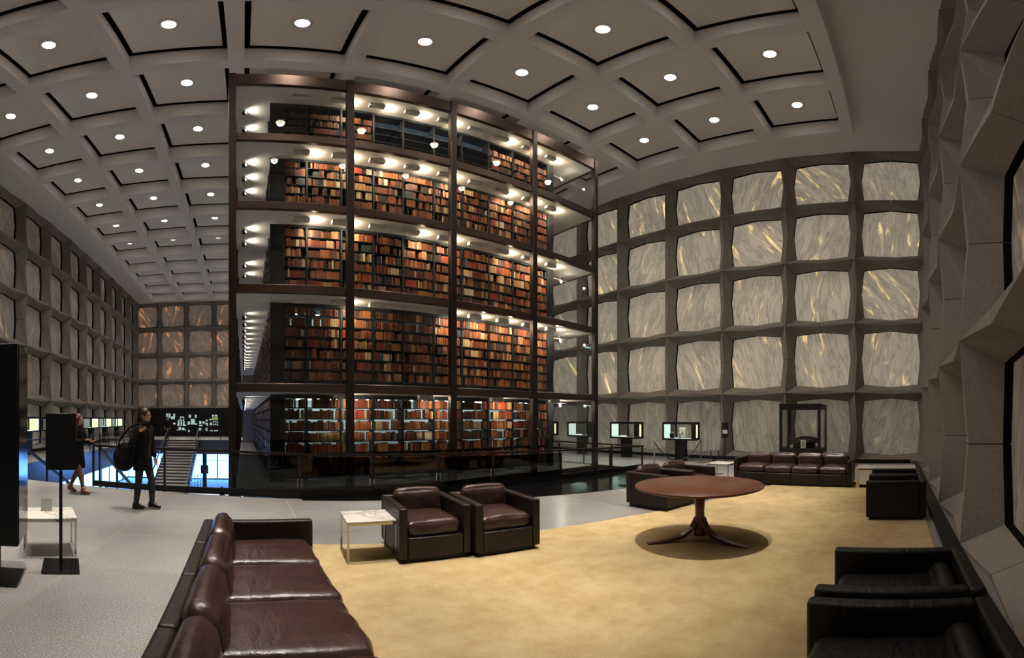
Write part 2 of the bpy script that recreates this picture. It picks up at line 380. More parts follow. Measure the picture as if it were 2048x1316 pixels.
def wall(name, label, origin, rz, cols, pm, r0=0, back=None):
    """cols = grid lines along local x; local +y points into the room"""
    R = Matrix.Rotation(rz, 4, 'Z')
    mb = MB(); mb.box(back[0], -0.6, -0.6 if r0 == 0 else -0.6, back[1], -0.06, 13.2)
    w = mb.build(name, M['black_gap'], loc=origin, rz=rz); tag(w, label, 'wall', kind='structure')
    for i in range(len(cols)-1):
        wdt = cols[i+1]-cols[i]
        for r in range(r0, 5):
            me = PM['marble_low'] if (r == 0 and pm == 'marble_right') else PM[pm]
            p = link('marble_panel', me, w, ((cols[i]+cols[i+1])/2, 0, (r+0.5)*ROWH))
            if abs(wdt-B) > 0.05: p.scale.x = wdt/B
    for x in cols:
        for r in range(r0, 6):
            k = 'top' if r == 5 else ('bottom' if r == r0 else 'full')
            link('granite_cross', CROSS[k], w, (x, 0, r*ROWH))
    return w
gy = [YN + B*i for i in range(16)]
wall('wall_right', 'right wall of square translucent marble panels in a grey granite grid', (MR,0,0), PI/2, gy[0:11], 'marble_right', back=(-2, 40))
wall('wall_left', 'left wall of marble panels in deep granite frames, receding beyond the stairwell', (ML,0,0), -PI/2, [-y for y in gy[15:4:-1]], 'marble_left', back=(-40, 2))
gx = [XR - B*i for i in range(10)]
wall('wall_far', 'far end wall of small glowing marble panels above the exhibit', (0,MF,0), PI, [-x for x in [XR-B*5, XR-B*6, XR-B*7, XR-B*8, XR-B*9, XL]], 'marble_far', r0=1, back=(-16.5, 11))
wall('wall_near', 'near end wall of jutting granite facets at the right edge of view', (0,MN,0), 0, gx[6::-1], 'marble_left', back=(-11, 16.5))

# ceiling: plain border, grid of beams, hung square panels with a dark gap round each
CX = [XR - B*(1+i) for i in range(9)]               # 13.05 ... -8.09
CY = [YN + B*(1+i) for i in range(14)]              # 1.54 ... 35.89
mb = MB()
bw = 0.18
x0, x1, y0, y1 = CX[-1]-bw, CX[0]+bw, CY[0]-bw, CY[-1]+bw
mb.box(XL-.5, YN-.6, ZC, XR+.5, y0, ZC+.3); mb.box(XL-.5, y1, ZC, XR+.5, YF+.6, ZC+.3)
mb.box(XL-.5, y0, ZC, x0, y1, ZC+.3); mb.box(x1, y0, ZC, XR+.5, y1, ZC+.3)
for x in CX: mb.box(x-bw, y0, SOF, x+bw, y1, ZC+.28)
for y in CY:
    for i in range(8): mb.box(CX[i+1]+bw, y-bw, SOF, CX[i]-bw, y+bw, ZC+.28)
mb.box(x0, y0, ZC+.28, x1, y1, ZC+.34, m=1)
ceil = tag(mb.build('ceiling', [M['plaster'], M['black_gap']]), 'coffered plaster ceiling with a plain border above the hall', 'ceiling', kind='structure')
mbk = MB(); e_ = .006  # black strips added to paint the shade in the gap above each panel
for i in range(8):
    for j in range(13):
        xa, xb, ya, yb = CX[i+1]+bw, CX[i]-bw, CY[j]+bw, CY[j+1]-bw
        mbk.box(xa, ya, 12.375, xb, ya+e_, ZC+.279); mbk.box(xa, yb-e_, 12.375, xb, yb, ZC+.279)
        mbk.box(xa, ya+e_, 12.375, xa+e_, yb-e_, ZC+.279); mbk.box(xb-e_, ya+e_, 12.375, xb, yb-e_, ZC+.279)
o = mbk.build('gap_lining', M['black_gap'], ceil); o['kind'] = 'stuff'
hp = 1.02
mbp = MB(); mbp.rbox(-hp,-hp,-0.035,hp,hp,0.035,0.008,1)
pme = mbp.mesh('coffer_panel', [M['coffer_felt']])
mbt = MB(); mbt.lathe([(0.205,0),(0.225,0.0),(0.225,0.02),(0.205,0.02),(0.195,0.014)], 24)
mbl = MB(); mbl.lathe([(0.02,-0.028),(0.14,-0.02),(0.195,-0.008),(0.195,0.0)], 24)
trim_me = mbt.mesh('trim_ring', [M['slab_white']]); lens_me = mbl.mesh('lens', [M['lamp_lens']])
TX0, TX1, TY0, TY1 = -0.25, 10.45, 9.28, 27.80      # the glass book tower
for j in range(13):
    for i in range(8):
        cx, cyy = (CX[i]+CX[i+1])/2, (CY[j]+CY[j+1])/2
        link('coffer_panel', pme, ceil, (cx, cyy, 12.40))
        if TX0-0.5 < cx < TX1+0.3 and TY0+0.3 < cyy < TY1: continue
        d = thing('downlight', 'round ceiling downlight, %s coffer from the right, %s row from the near end' % (ordi(i+1), ordi(j+1)), 'downlight', (cx, cyy, 12.365), 0, 'ceiling downlights')
        link('trim_ring', trim_me, d, (0,0,-0.02)); link('lens', lens_me, d, (0,0,-0.002))
        light('downlight_lamp', 'SPOT', (0,0,-0.06), P_DOWN, (1.0,0.91,0.80), d, 0.07, math.radians(25), 1.0)
        light('downlight_spill', 'SPOT', (0,0,-0.06), P_SPILL, (1.0,0.90,0.79), d, 0.12, math.radians(144), .8)

# mezzanine floor round the stairwell
FRONT = [(-10.9,10.4),(-7.4,9.85),(-3.56,9.19),(-0.34,8.66),(1.12,8.15),(11.0,7.65)]
def fy(x):
    for (xa,ya),(xb,yb) in zip(FRONT, FRONT[1:]):
        if x <= xb: return ya+(yb-ya)*(x-xa)/(xb-xa)
    return FRONT[-1][1]
PL, PR, PFAR = -7.4, 11.0, 31.5
def prism(mb, poly, z0, z1, m=0):
    n = len(poly); vs = [(x,y,z0) for x,y in poly]+[(x,y,z1) for x,y in poly]
    mb.add(vs, [tuple(range(n))[::-1], tuple(range(n,2*n))]+[(i,(i+1)%n,(i+1)%n+n,i+n) for i in range(n)], m)
mb = MB()
prism(mb, [(XL-.4,-1.6),(XR+.4,-1.6),(XR+.4,7.65)]+FRONT[:0:-1]+[(PL,9.85),(XL-.4,9.85)], -1.05, -0.012)
prism(mb, [(XL-.4,9.85),(PL,9.85),(PL,PFAR),(XL-.4,PFAR)], -1.05, -0.012)
prism(mb, [(PR,7.65),(XR+.4,7.65),(XR+.4,PFAR),(PR,PFAR)], -1.05, -0.012)
prism(mb, [(XL-.4,PFAR),(XR+.4,PFAR),(XR+.4,YF+.5),(XL-.4,YF+.5)], -1.05, -0.012)
floor = tag(mb.build('floor', M['slab_edge']), 'grey granite mezzanine floor with thin brass-coloured joints', 'floor', kind='structure')
mbj = MB()
def clip(poly, a, b):
    """keep the side of line a->b that lies below it (smaller y)"""
    out = []
    f = lambda p: (b[0]-a[0])*(p[1]-a[1])-(b[1]-a[1])*(p[0]-a[0])
    for p, q in zip(poly, poly[1:]+poly[:1]):
        fp, fq = f(p), f(q)
        if fp <= 0: out.append(p)
        if fp*fq < 0: t = fp/(fp-fq); out.append((p[0]+(q[0]-p[0])*t, p[1]+(q[1]-p[1])*t))
    return out
g = 0.004
xs = [-1.72+2.55*k for k in range(-4, 8)]; ys = [2.53+1.52*k for k in range(-3, 26)]
for xa, xb in zip(xs, xs[1:]):
    for ya, yb in zip(ys, ys[1:]):
        X0, X1 = max(xa, XL-.2), min(xb, XR+.2)
        if X1-X0 < .1: continue
        pieces = []
        def sub(ax, bx, ay, by):
            if bx-ax > .05 and by-ay > .05: pieces.append([(ax+g,ay+g),(bx-g,ay+g),(bx-g,by-g),(ax+g,by-g)])
        if ya >= PFAR or yb <= 7.5: sub(X0, X1, ya, yb)
        elif yb > PFAR: sub(X0, X1, max(ya,PFAR), yb); sub(X0, min(X1,PL), ya, PFAR); sub(max(X0,PR), X1, ya, PFAR)
        else:
            cuts = sorted({X0, X1} | {c for c in (PL, PR) if X0 < c < X1})
            for ax, bx in zip(cuts, cuts[1:]):
                if bx <= PL+.01 or ax >= PR-.01: sub(ax, bx, ya, yb)
                else:
                    p = clip([(ax+g,ya+g),(bx-g,ya+g),(bx-g,yb-g),(ax+g,yb-g)], (ax, fy(ax)-.01), (bx, fy(bx)-.01))
                    if len(p) > 2: pieces.append(p)
        for p in pieces:
            cx0 = sum(q[0] for q in p)/len(p); cy0 = sum(q[1] for q in p)/len(p)
            t = MB(); prism(t, [(x-cx0,y-cy0) for x,y in p], -0.012, 0.0)
            t.build('floor_tile', M['granite_floor'], floor, (cx0, cy0, 0))
# brass-coloured joint filling just under the surface
mb = MB()
for x in xs:
    if XL < x < XR: mb.box(x-.006, -1.3, -.012, x+.006, min(fy(x)-.02, 9.8) if PL < x < PR else 31, -.0012)
for y in ys:
    if y < 9.6:
        xe = XR
        if y > 7.65:
            xe = max([x for x in [XL+.1*k for k in range(270)] if x < PR and fy(x) > y+.02] or [XL])
        mb.box(XL, y-.006, -.012, xe, y+.006, -.0012)
mb.build('joint_strip', M['brass_line'], floor)

# dark polished stone border between the walking floor and the railing
mb = MB(); prism(mb, [(1.14,7.98),(2.62,7.62),(5.29,6.50),(6.64,6.02),(8.83,5.48),(11.0,4.85),(11.0,7.63),(1.14,8.12)], 0.0005, 0.008)
tag(mb.build('trim_1', M['black_satin']), 'wedge of polished black stone along the stairwell railing', 'floor border', kind='structure')
mb = MB(); mb.box(0.9,-0.76,0,15.2,-0.56,0.06); mb.box(15.0,-0.5,0,15.19,30,0.12); mb.box(-9.95,12,0,-9.8,37,0.12)
tag(mb.build('baseboard_near', M['black_metal']), 'low black plinth at the foot of the granite walls', 'baseboard', kind='structure')

# carpet
mb = MB(); prism(mb, [(0.40,-0.45),(10.7,-0.45),(10.7,2.65),(6.76,3.58),(5.31,4.02),(3.83,4.38),(0.88,5.05),(0.40,5.15)], 0.0, 0.014)
tag(mb.build('carpet', M['carpet']), 'large beige wool carpet under the leather seating', 'carpet')

# ------------------------------------------------------------------ ground floor below
LZ = -3.7
mb = MB(); mb.box(-14, 5, LZ-.2, 18, 44, LZ)
tag(mb.build('floor', M['concrete_low']), 'pale floor of the ground storey seen down the stairwell', 'floor', kind='structure')
mb = MB(); mb.box(-14, 5.0, LZ, 18, 5.3, -1.05)
tag(mb.build('wall_lower', M['concrete_low']), 'plain wall of the ground storey under the mezzanine', 'wall', kind='structure')
def glazing(name, label, axis, c, a, b, step, ztop):
    w = thing(name, label, 'window'); w['kind'] = 'structure'
    n = int(round((b-a)/step)); st = (b-a)/n
    for k in range(n):
        mb = MB()
        if axis == 'y': mb.box(-st/2+.04, -.03, -(ztop-LZ)/2+.05, st/2-.04, .03, (ztop-LZ)/2-.05)
        else: mb.box(-.03, -st/2+.04, -(ztop-LZ)/2+.05, .03, st/2-.04, (ztop-LZ)/2-.05)
        p = a+st*(k+.5)
        mb.build('pane', M['window_light'], w, (p, c, (LZ+ztop)/2) if axis == 'y' else (c, p, (LZ+ztop)/2))
    mb = MB(); mb.box(-.05,-.08,0,.05,.08,ztop-LZ); me = mb.mesh('mullion', [M['black_metal']])
    for k in range(n+1):
        p = a+st*k; o = link('mullion', me, w, (p, c, LZ) if axis == 'y' else (c, p, LZ))
        if axis != 'y': o.rotation_euler.z = PI/2
    for z in (LZ, ztop-.1, LZ+1.62):
        h = .1 if z != LZ+1.62 else .03
        mb = MB()
        if axis == 'y': mb.box(a, c-.06, z, b, c+.06, z+h)
        else: mb.box(c-.06, a, z, c+.06, b, z+h)
        mb.build('transom', M['black_metal'] if h > .05 else M['case_white'], w)
    return w
glazing('window_1', 'bright bluish glass wall at the far end of the ground storey', 'y', 37.0, -11.0, 15.0, 4.333, -1.05)
glazing('window_2', 'bright bluish glass wall along the left of the ground storey', 'x', -10.6, 15.0, 37.0, 1.83, -1.6)
glazing('window_3', 'bluish glass wall along the right of the ground storey', 'x', 15.2, 9.0, 37.0, 4.0, -1.05)
# square column with a call box, and a little gate railing at the foot of the stairs
t = thing('column', 'black square column on the ground storey with a small box', 'column', (-3.05, 32.5, LZ))
mb = MB(); mb.rbox(-.16,-.16,0,.16,.16,2.62,.015,1); mb.build('shaft', M['black_metal'], t)
mb = MB(); mb.rbox(-.3,-.24,1.1,.3,-.162,1.75,.015,1); mb.build('call_box', M['black_metal'], t)

t = thing('gate_railing', 'low bluish metal railing beside the black column at the stair foot', 'railing', (-3.75, 31.8, LZ), .25)
mb = MB(); mb.tube([(0,0,0),(0,0,1.0)], .03, 8); me = mb.mesh('post', [M['chrome']])
for k in range(5): link('post', me, t, (.3*k-.6, .5*k-1.0, 0))
for z in (.5, .98): mb = MB(); mb.tube([(-.6,-1.0,z),(.6,1.0,z)], .025, 8); mb.build('rail', M['chrome'], t)
def stair(name, label, xa, xb, ytop, sgn, n=23, ri=0.16, tr=0.35):
    s = thing(name, label, 'staircase', ((xa+xb)/2, ytop, 0)); w = (xb-xa)/2
    mb = MB(); mb.box(-w,0,-ri+.03,w,tr+.02,0,m=1); mb.box(-w,0,0,w,tr+.02,0.028,m=0)
    me = mb.mesh('step', [M['stair_tread'], M['stair_riser']])
    for k in range(n):
        o = link('step', me, s, (0, sgn*(tr*k) if sgn > 0 else -tr*(k+1), -ri*(k+1)))
    L = n*tr; D = n*ri
    for sx in (-1, 1):
        x = sx*(w+.05)
        mb = MB(); mb.bar((x, 0, -.25), (x, sgn*L, -D-.12), .06, .34); mb.build('stringer', M['black_metal'], s)
        mb = MB(); mb.bar((x, sgn*.0, .88), (x, sgn*L, -D+.9), .07, .06); mb.build('handrail', M['black_metal'], s)
        for k in range(0, n+1, 4):
            mb = MB(); mb.box(x-.022, sgn*k*tr-.022, -ri*k-.2, x+.022, sgn*k*tr+.022, -ri*k+.9); mb.build('baluster', M['black_metal'], s)
    return s
stair('staircase', 'granite staircase with pale nosings coming down from the far mezzanine edge', -5.72, -3.5, PFAR, -1)
stair('staircase', 'near staircase going down behind the walking people, seen by its dark handrails', -5.45, -3.42, 9.35, 1)

# ------------------------------------------------------------------ railings
def railing(name, label, pts, posts, zt, curb=0.0, gl=None, thick=0.05):
    r = thing(name, label, 'railing')
    for (p, q, zp, zq) in [(pts[i], pts[i+1], zt[i], zt[i+1]) for i in range(len(pts)-1)]:
        mb = MB(); mb.bar((*p, zp-.02), (*q, zq-.02), .055, .045); mb.build('top_rail', M['bronze'], r)
        if curb: mb = MB(); mb.bar((*p, curb/2+.009), (*q, curb/2+.009), .05, curb); mb.build('curb', M['black_metal'], r)
    for k, (x, y, z) in enumerate(posts):
        mb = MB(); mb.box(-thick/2,-.02,0.0,thick/2,.02,z-.04); mb.build('post', M['bronze'], r, (x, y, 0.0))
        if gl and k < len(posts)-1:
            x2, y2, z2 = posts[k+1]
            mb = MB(); d = Vector((x2-x, y2-y, 0)); u = d.normalized()*.05
            mb.bar((x+u.x, y+u.y, .1+(z-.16)/2), (x2-u.x, y2-u.y, .1+(z2-.16)/2), .012, z-.18); mb.build('glass_pane', gl if not isinstance(gl, list) else gl[k], r)
    return r
def online(px):
    a = (px-PX0)/PF; s, c = math.sin(a), math.cos(a); lo, hi = 2, 20
    for _ in range(40):
        m = (lo+hi)/2
        if m*c < fy(m*s): lo = m
        else: hi = m
    return lo*s, lo*c
pp = [online(p) for p in (186, 329, 462, 600, 745, 878, 987, 1123, 1222, 1286)]
rz = [.96,.95,.92,.88,.85,.82,.79,.74,.73,.72]
pts = [pp[0], (-0.34,8.66), (1.12,8.15), pp[-1]]
railing('railing', 'long bronze railing with tinted glass along the front of the stairwell', [(x, y+.03) for x, y in pts], [(x, y+.03, z) for (x, y), z in zip(pp, rz)], [.96,.92,.88,.72], .13,
        [M['clear_glass'], M['clear_glass'], M['rail_glass'], M['rail_glass'], M['rail_glass'], M['rail_glass'], M['rail_glass'], M['clear_glass'], M['clear_glass']], .05)
railing('railing', 'dark railing along the right side of the stairwell by the display cases', [(PR,7.68),(PR,24)], [(PR,y,.72) for y in (9.0,10.3,11.6,12.9,14.2,15.5,16.8,18.1)], [.72,.78], 0)
railing('railing', 'slim railing with glass along the left side of the stairwell', [(PL,10.2),(PL,PFAR)], [(PL,y,.82) for y in (14.8,16.2,17.65,19.1,20.55,22.0,23.45,24.9,26.35,27.8,29.25)], [.82,.82], 0, M['clear_glass'])
railing('railing', 'far railing left of the stair head', [(PL,PFAR+.05),(-5.85,PFAR+.05)], [(PL,PFAR+.05,.75),(-5.9,PFAR+.05,.75)], [.75,.75], 0)
railing('railing', 'far railing right of the stair head, before the exhibit', [(-3.35,PFAR+.05),(-0.3,PFAR+.05)], [(-3.32,PFAR+.05,.75),(-1.75,PFAR+.05,.75),(-0.4,PFAR+.05,.75)], [.75,.75], 0)
# ------------------------------------------------------------------ the glass book tower
SLABS = [(-0.12,0.05),(2.13,2.32),(4.35,4.55),(6.47,6.68),(8.55,8.79),(10.66,11.10)]
tower = thing('glass_tower', 'tall bronze and glass tower of book stacks in the middle of the hall', 'glass tower', (0,0,0))
colx = [TX0+2.675*i for i in range(5)]; coly = [TY0+2.646*i for i in range(8)]
mb = MB(); mb.rbox(-.085,-.085,LZ,.085,.085,11.12,.012,1); cme = mb.mesh('column', [M['bronze']])
for x in colx: link('column', cme, tower, (x, TY0, 0))
for y in coly[1:]: link('column', cme, tower, (TX0, y, 0)); link('column', cme, tower, (TX1, y, 0))
for k, (za, zb) in enumerate(SLABS):
    e = 0.02 if k < 5 else 0
    for i in range(4):
        mb = MB(); mb.rbox(colx[i]+.085, TY0-.06, za, colx[i+1]-.085, TY0+.06, zb, .012, 1); mb.build('spandrel_beam', M['bronze_beam'], tower)
    for i in range(7):
        for x in (TX0, TX1):
            mb = MB(); mb.box(x-.06, coly[i]+.085, za, x+.06, coly[i+1]-.085, zb); mb.build('spandrel_beam', M['bronze_beam'], tower)
    mb = MB(); mb.box(TX0+.06, TY0+.06, za+.002, TX1-.06, TY1, zb-.004); mb.build('floor_slab', M['slab_white'] if k else M['concrete_low'], tower)
for k in range(6):
    za = SLABS[k-1][1] if k else LZ; zb = SLABS[k][0]
    for i in range(4):
        mb = MB(); mb.box(-1.25,-.008,-(zb-za)/2+.01,1.25,.008,(zb-za)/2-.01)
        mb.build('glass_pane', M['tower_glass'], tower, ((colx[i]+colx[i+1])/2, TY0, (za+zb)/2))
    for i in range(7):
        for x in (TX0, TX1):
            mb = MB(); mb.box(-.008,-1.23,-(zb-za)/2+.01,.008,1.23,(zb-za)/2-.01)
            mb.build('glass_pane', M['tower_glass'], tower, (x, (coly[i]+coly[i+1])/2, (za+zb)/2))
mb = MB(); mb.box(0.7, 9.9, LZ+.01, 9.3, 27, -.13); mb.build('basement_core', M['black_metal'], tower)
mb = MB(); mb.box(TX0+.2, TY1-.2, LZ, TX1-.2, TY1+.05, 11.05); mb.build('rear_wall', M['granite_frame'], tower)
# backings added to catch the tube light: pale where gaps glow, dark elsewhere
for k in range(5):
    za, zb = SLABS[k][1], SLABS[k+1][0]
    mb = MB(); mb.box(1.1, 11.45, za+.002, 9.2, 11.6, zb-.002); mb.build('partition', M['slab_white'] if k in (0, 1, 4) else M['stack_steel'], tower)

# ------------------------------------------------------------------ bookcases and books
SY = 10.05; SDEP = 0.34
BX = [0.978,1.54,2.41,3.25,4.06,4.96,5.83,6.73,7.61,8.54,9.02]
TIER = ['lowest','second','third','fourth','top']
SHELF = [[1.82-.27*i for i in range(7)], [4.05-.262*i for i in range(7)], [6.13-.28*i for i in range(6)], [8.26-.28*i for i in range(6)], [10.10-.28*i for i in range(5)]]
PAL = [((0.30,0.105,0.035),'tan',10),((0.235,0.065,0.022),'russet',11),((0.36,0.15,0.05),'orange-brown',7),((0.155,0.035,0.020),'dark red',9),((0.105,0.038,0.018),'brown',11),
       ((0.42,0.25,0.105),'light tan',5),((0.55,0.42,0.24),'cream',3.2),((0.045,0.022,0.014),'dark brown',7),((0.025,0.028,0.022),'blackish green',3.5),((0.30,0.045,0.022),'bright red',4),((0.05,0.075,0.13),'slate blue',1.2),((0.62,0.56,0.44),'white',0.8)]
def pick(rg):
    t = rg.random()*sum(p[2] for p in PAL)
    for c, nm, w in PAL:
        t -= w
        if t <= 0: return c, nm
    return PAL[0][:2]
def fill(x0, x1, rg, hmax, gaps=0.06, wscale=1.0):
    """books along a shelf: (x, width, height, depth, colour, colour name); sets of volumes share a binding"""
    out = []; x = x0+.006
    if rg.random() < .25: x += rg.uniform(0, .12)
    while x < x1-.02:
        if rg.random() < gaps: x += rg.uniform(.02, .13)
        n = rg.choice([1,1,1,1,1,2,2,3,4,7]); c, nm = pick(rg); w = rg.uniform(.018,.042)*wscale; h = hmax*rg.uniform(.74,1.0); d = rg.uniform(.13,.19)
        for q in range(n):
            ww = w*rg.uniform(.92,1.08)
            if x+ww > x1-.006: return out
            j = rg.uniform(.82,1.15); out.append((x, ww, h*(1 if n > 2 else rg.uniform(.9,1.02)), d, tuple(v*j for v in c), nm)); x += ww+.0012
    return out
books = []          # (tier, bay, shelf from below, index in shelf, x, w, h, d, col, name, z)
mass = MB()
shelf_cache = {}
def shelf_mesh(w, d):
    key = (round(w,3), round(d,3))
    if key not in shelf_cache:
        mb = MB(); mb.box(0, 0, -.018, w, d, 0); shelf_cache[key] = mb.mesh('shelf', [M['stack_steel']])
    return shelf_cache[key]
rb = random.Random(11)
for k in range(5):
    za, zb = SLABS[k][1], SLABS[k+1][0]
    for b in range(10):
        xa, xb = BX[b], BX[b+1]; w = xb-xa
        empty = k == 4 and b in (3,4,5,6)
        t = thing('bookcase', ('bare steel bookcase, %s bay from the left, %s storey' if empty else 'dark bookcase of old bindings, %s bay from the left, %s storey') % (ordi(b+1), TIER[k]), 'bookcase', (xa, SY, za), 0, 'bookcases along the front of the book tower')
        mb = MB(); mb.box(0,0,0,.022,SDEP,zb-za-.01); ume = mb.mesh('upright', [M['stack_steel']])
        link('upright', ume, t); link('upright', ume, t, (w-.022,0,0))
        for z in SHELF[k]: link('shelf', shelf_mesh(w-.044, SDEP), t, (.022, 0, z-za))
        mb = MB(); mb.box(.022,0.0,zb-za-.09,w-.022,SDEP,zb-za-.012); mb.build('canopy', M['stack_steel'], t)
        if k < 2: zt_ = SHELF[k][1 if k else 4]-za-.02; mb = MB(); mb.box(.022,SDEP-.012,.03,w-.022,SDEP,zt_); mb.build('back_panel', M['stack_steel'], t)
        if k > 1 and not empty: mb = MB(); mb.box(.022,SDEP-.012,.05,w-.022,SDEP,zb-za-.1); mb.build('back_panel', M['stack_steel'], t)
        if empty: continue
        ns = len(SHELF[k])
        for si, z in enumerate(SHELF[k]):
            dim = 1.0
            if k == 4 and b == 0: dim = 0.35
            hmax = (0.24,0.232,0.252,0.252,0.252)[k]
            row = fill(xa+.024, xb-.024, rb, hmax, .10 if k == 0 else .06)
            for q, (x, ww, h, d, col, nm) in enumerate(row):
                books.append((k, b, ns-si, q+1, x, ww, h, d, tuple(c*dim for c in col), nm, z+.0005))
# the 300 that show largest become books of their own
def show(bk):
    k, b, s, q, x, w, h, d, col, nm, z = bk
    if k > 1 or z < 0.85 or b == 0: return -1
    for cx in colx:                                     # behind a tower column
        if abs((x+w/2)*TY0/SY-cx) < .12: return -1
    return w*h/(x*x+SY*SY+(z-EYE)**2)
order = sorted(range(len(books)), key=lambda i: -show(books[i]))[:300]
own = set(order)
mb = MB()
# unit book: rounded spine to the front (-y), boards, page block, two raised bands
sp = [(-.5,.10),(-.44,.03),(-.25,-.0),(0,-.015),(.25,-.0),(.44,.03),(.5,.10)]
n = len(sp); vs = [(x,y,0) for x,y in sp]+[(x,y,1) for x,y in sp]; mb.add(vs, [(i,i+1,i+1+n,i+n) for i in range(n-1)]+[tuple(range(n))[::-1], tuple(range(n,2*n))], 0, True)
mb.box(-.5,.10,0,-.42,1,1); mb.box(.42,.10,0,.5,1,1); mb.box(-.42,.10,.03,.42,.96,.965,m=1)
for z in (.2,.78): mb.box(-.46,-.02,z,.46,.03,z+.03,m=2)
book_me = mb.mesh('book', [M['book_cover'], M['book_pages'], M['book_gilt']])
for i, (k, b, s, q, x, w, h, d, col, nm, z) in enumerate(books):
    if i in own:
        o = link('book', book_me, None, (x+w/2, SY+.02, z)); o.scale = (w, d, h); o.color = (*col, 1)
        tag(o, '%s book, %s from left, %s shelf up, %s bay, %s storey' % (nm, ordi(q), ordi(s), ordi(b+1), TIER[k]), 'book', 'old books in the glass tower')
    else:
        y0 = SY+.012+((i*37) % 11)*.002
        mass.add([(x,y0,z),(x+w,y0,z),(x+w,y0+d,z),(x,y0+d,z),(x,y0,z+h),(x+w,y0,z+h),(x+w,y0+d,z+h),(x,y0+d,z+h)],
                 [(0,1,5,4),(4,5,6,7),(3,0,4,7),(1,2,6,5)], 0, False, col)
# the long side range, seen end on
for k in range(5):
    za, zb = SLABS[k][1], SLABS[k+1][0]
    t = thing('bookcase', 'long dark range of shelves running away down the left aisle, %s storey' % TIER[k], 'bookcase', (0.638, SY, za), 0, 'side ranges of the book tower')
    mb = MB(); mb.rbox(0,0,0,.335,.03,zb-za-.01,.006,1); mb.build('end_panel', M['stack_steel'], t)
    for z in SHELF[k]: mb = MB(); mb.box(0,.03,z-za-.018,.3,16.9,z-za); mb.build('shelf', M['stack_steel'], t)
    mb = MB(); mb.box(0,0,0,.3,.022,zb-za-.02); ume = mb.mesh('upright', [M['stack_steel']])
    for i in range(1, 20): link('upright', ume, t, (0,.03+.885*i,0))
    mb = MB(); mb.box(.3,.03,0,.315,16.9,zb-za-.01); mb.build('back_panel', M['stack_steel'], t)
    for z in SHELF[k]:
        for (y, ww, h, d, col, nm) in fill(SY+.04, SY+16.8, rb, .235, .05, 1.4):
            x0 = 0.65; z0 = z+.0005
            mass.add([(x0,y,z0),(x0,y+ww,z0),(x0,y,z0+h),(x0,y+ww,z0+h),(x0+d,y,z0+h),(x0+d,y+ww,z0+h),(x0+d,y,z0),(x0+d,y+ww,z0)],
                     [(1,0,2,3),(3,2,4,5),(0,6,4,2),(7,1,3,5)], 0, False, col)
tag(mass.build('book_mass', [M['book_cover_mass']]), 'the remaining thousands of old books shelved in the glass tower', 'books', 'old books in the glass tower', 'stuff')
t = thing('bookcase', 'dark end range at the right corner of the stacks', 'bookcase', (9.03, SY, 0))
for k in range(5):
    za, zb = SLABS[k][1], SLABS[k+1][0]
    mb = MB(); mb.rbox(0,0,za+.002,.24,.5,zb-.01,.008,1); mb.build('end_panel', M['stack_steel'], t)

# ------------------------------------------------------------------ lamps of the stacks
mb = MB(); mb.rbox(-.20,-.07,-.10,.20,.07,0,.01,1); hou = mb.mesh('housing', [M['slab_white']])
mb = MB(); mb.box(.2005,-.05,-.075,.207,.05,-.02); dif = mb.mesh('diffuser', [M['lamp_white']])
off = {(3,5),(2,2),(2,5),(1,0),(1,2),(1,3),(4,0),(4,5)}
for k in range(1, 5):
    zc = SLABS[k+1][0]
    for i in range(9):
        t = thing('stack_light', 'white box lamp under the slab, %s from the left, %s storey of the stacks' % (ordi(i+1), TIER[k]), 'lamp', (1.35+.93*i, 9.66, zc-.002), 0, 'box lamps of the stacks')
        link('housing', hou, t)
        if (k, i) in off: continue
        link('diffuser', dif, t)
        light('stack_lamp', 'AREA', (.215,.03,-.05), P_BOX, (1.0,.80,.56), t, .07, aim=(.75,.45,-1), sy=.09)
        light('stack_lamp', 'POINT', (.30,.02,-.075), P_BOX*.24, (1.0,.80,.56), t, .02)
for k in range(0, 1):
    for i in range(4):
        t = thing('stack_light', 'white box lamp under the slab, %s from the left, lowest storey' % ordi(i+1), 'lamp', (2.3+2.2*i, 9.62, SLABS[1][0]-.002), 0, 'box lamps of the stacks'); link('housing', hou, t); link('diffuser', dif, t)
        light('stack_lamp', 'AREA', (.215,.03,-.05), P_BOX*1.0, (1.0,.80,.56), t, .07, aim=(.75,.45,-1), sy=.09)
mb = MB(); mb.tube([(0,0,0),(0,0,.10)], .045, 12); can = mb.mesh('can', [M['black_metal']])
mb = MB(); mb.lathe([(.036,0),(.03,.006),(.0,.008)], 12); canl = mb.mesh('lens', [M['lamp_lens']])
mb = MB(); mb.box(-.03,-.03,.10,.03,.03,.165); brk = mb.mesh('bracket', [M['slab_white']])
WS = {4:[10.45,11.35], 3:[10.3,11.1,11.95], 2:[10.37,11.2,13.0,14.0], 1:[11.2+.93*i for i in range(14)], 0:[11.3+1.3*i for i in range(10)]}
for k, ysl in WS.items():
    for i, y in enumerate(ysl):
        t = thing('aisle_spot', 'small black spot lamp on the left aisle ceiling, %s from the front, %s storey' % (ordi(i+1), TIER[k]), 'spot lamp', (0.0, y, SLABS[k+1][0]-.166), 0, 'aisle spots of the book tower')
        link('can', can, t); link('bracket', brk, t); l = link('lens', canl, t, (.052,0,.07)); l.rotation_euler = (0, math.radians(62), 0)
        light('aisle_lamp', 'SPOT', (.075,0,.075), P_WASH*(.35 if k < 2 else 1), (1.0,.88,.72), t, .015, math.radians(120), .9, aim=(.85,0,.45))
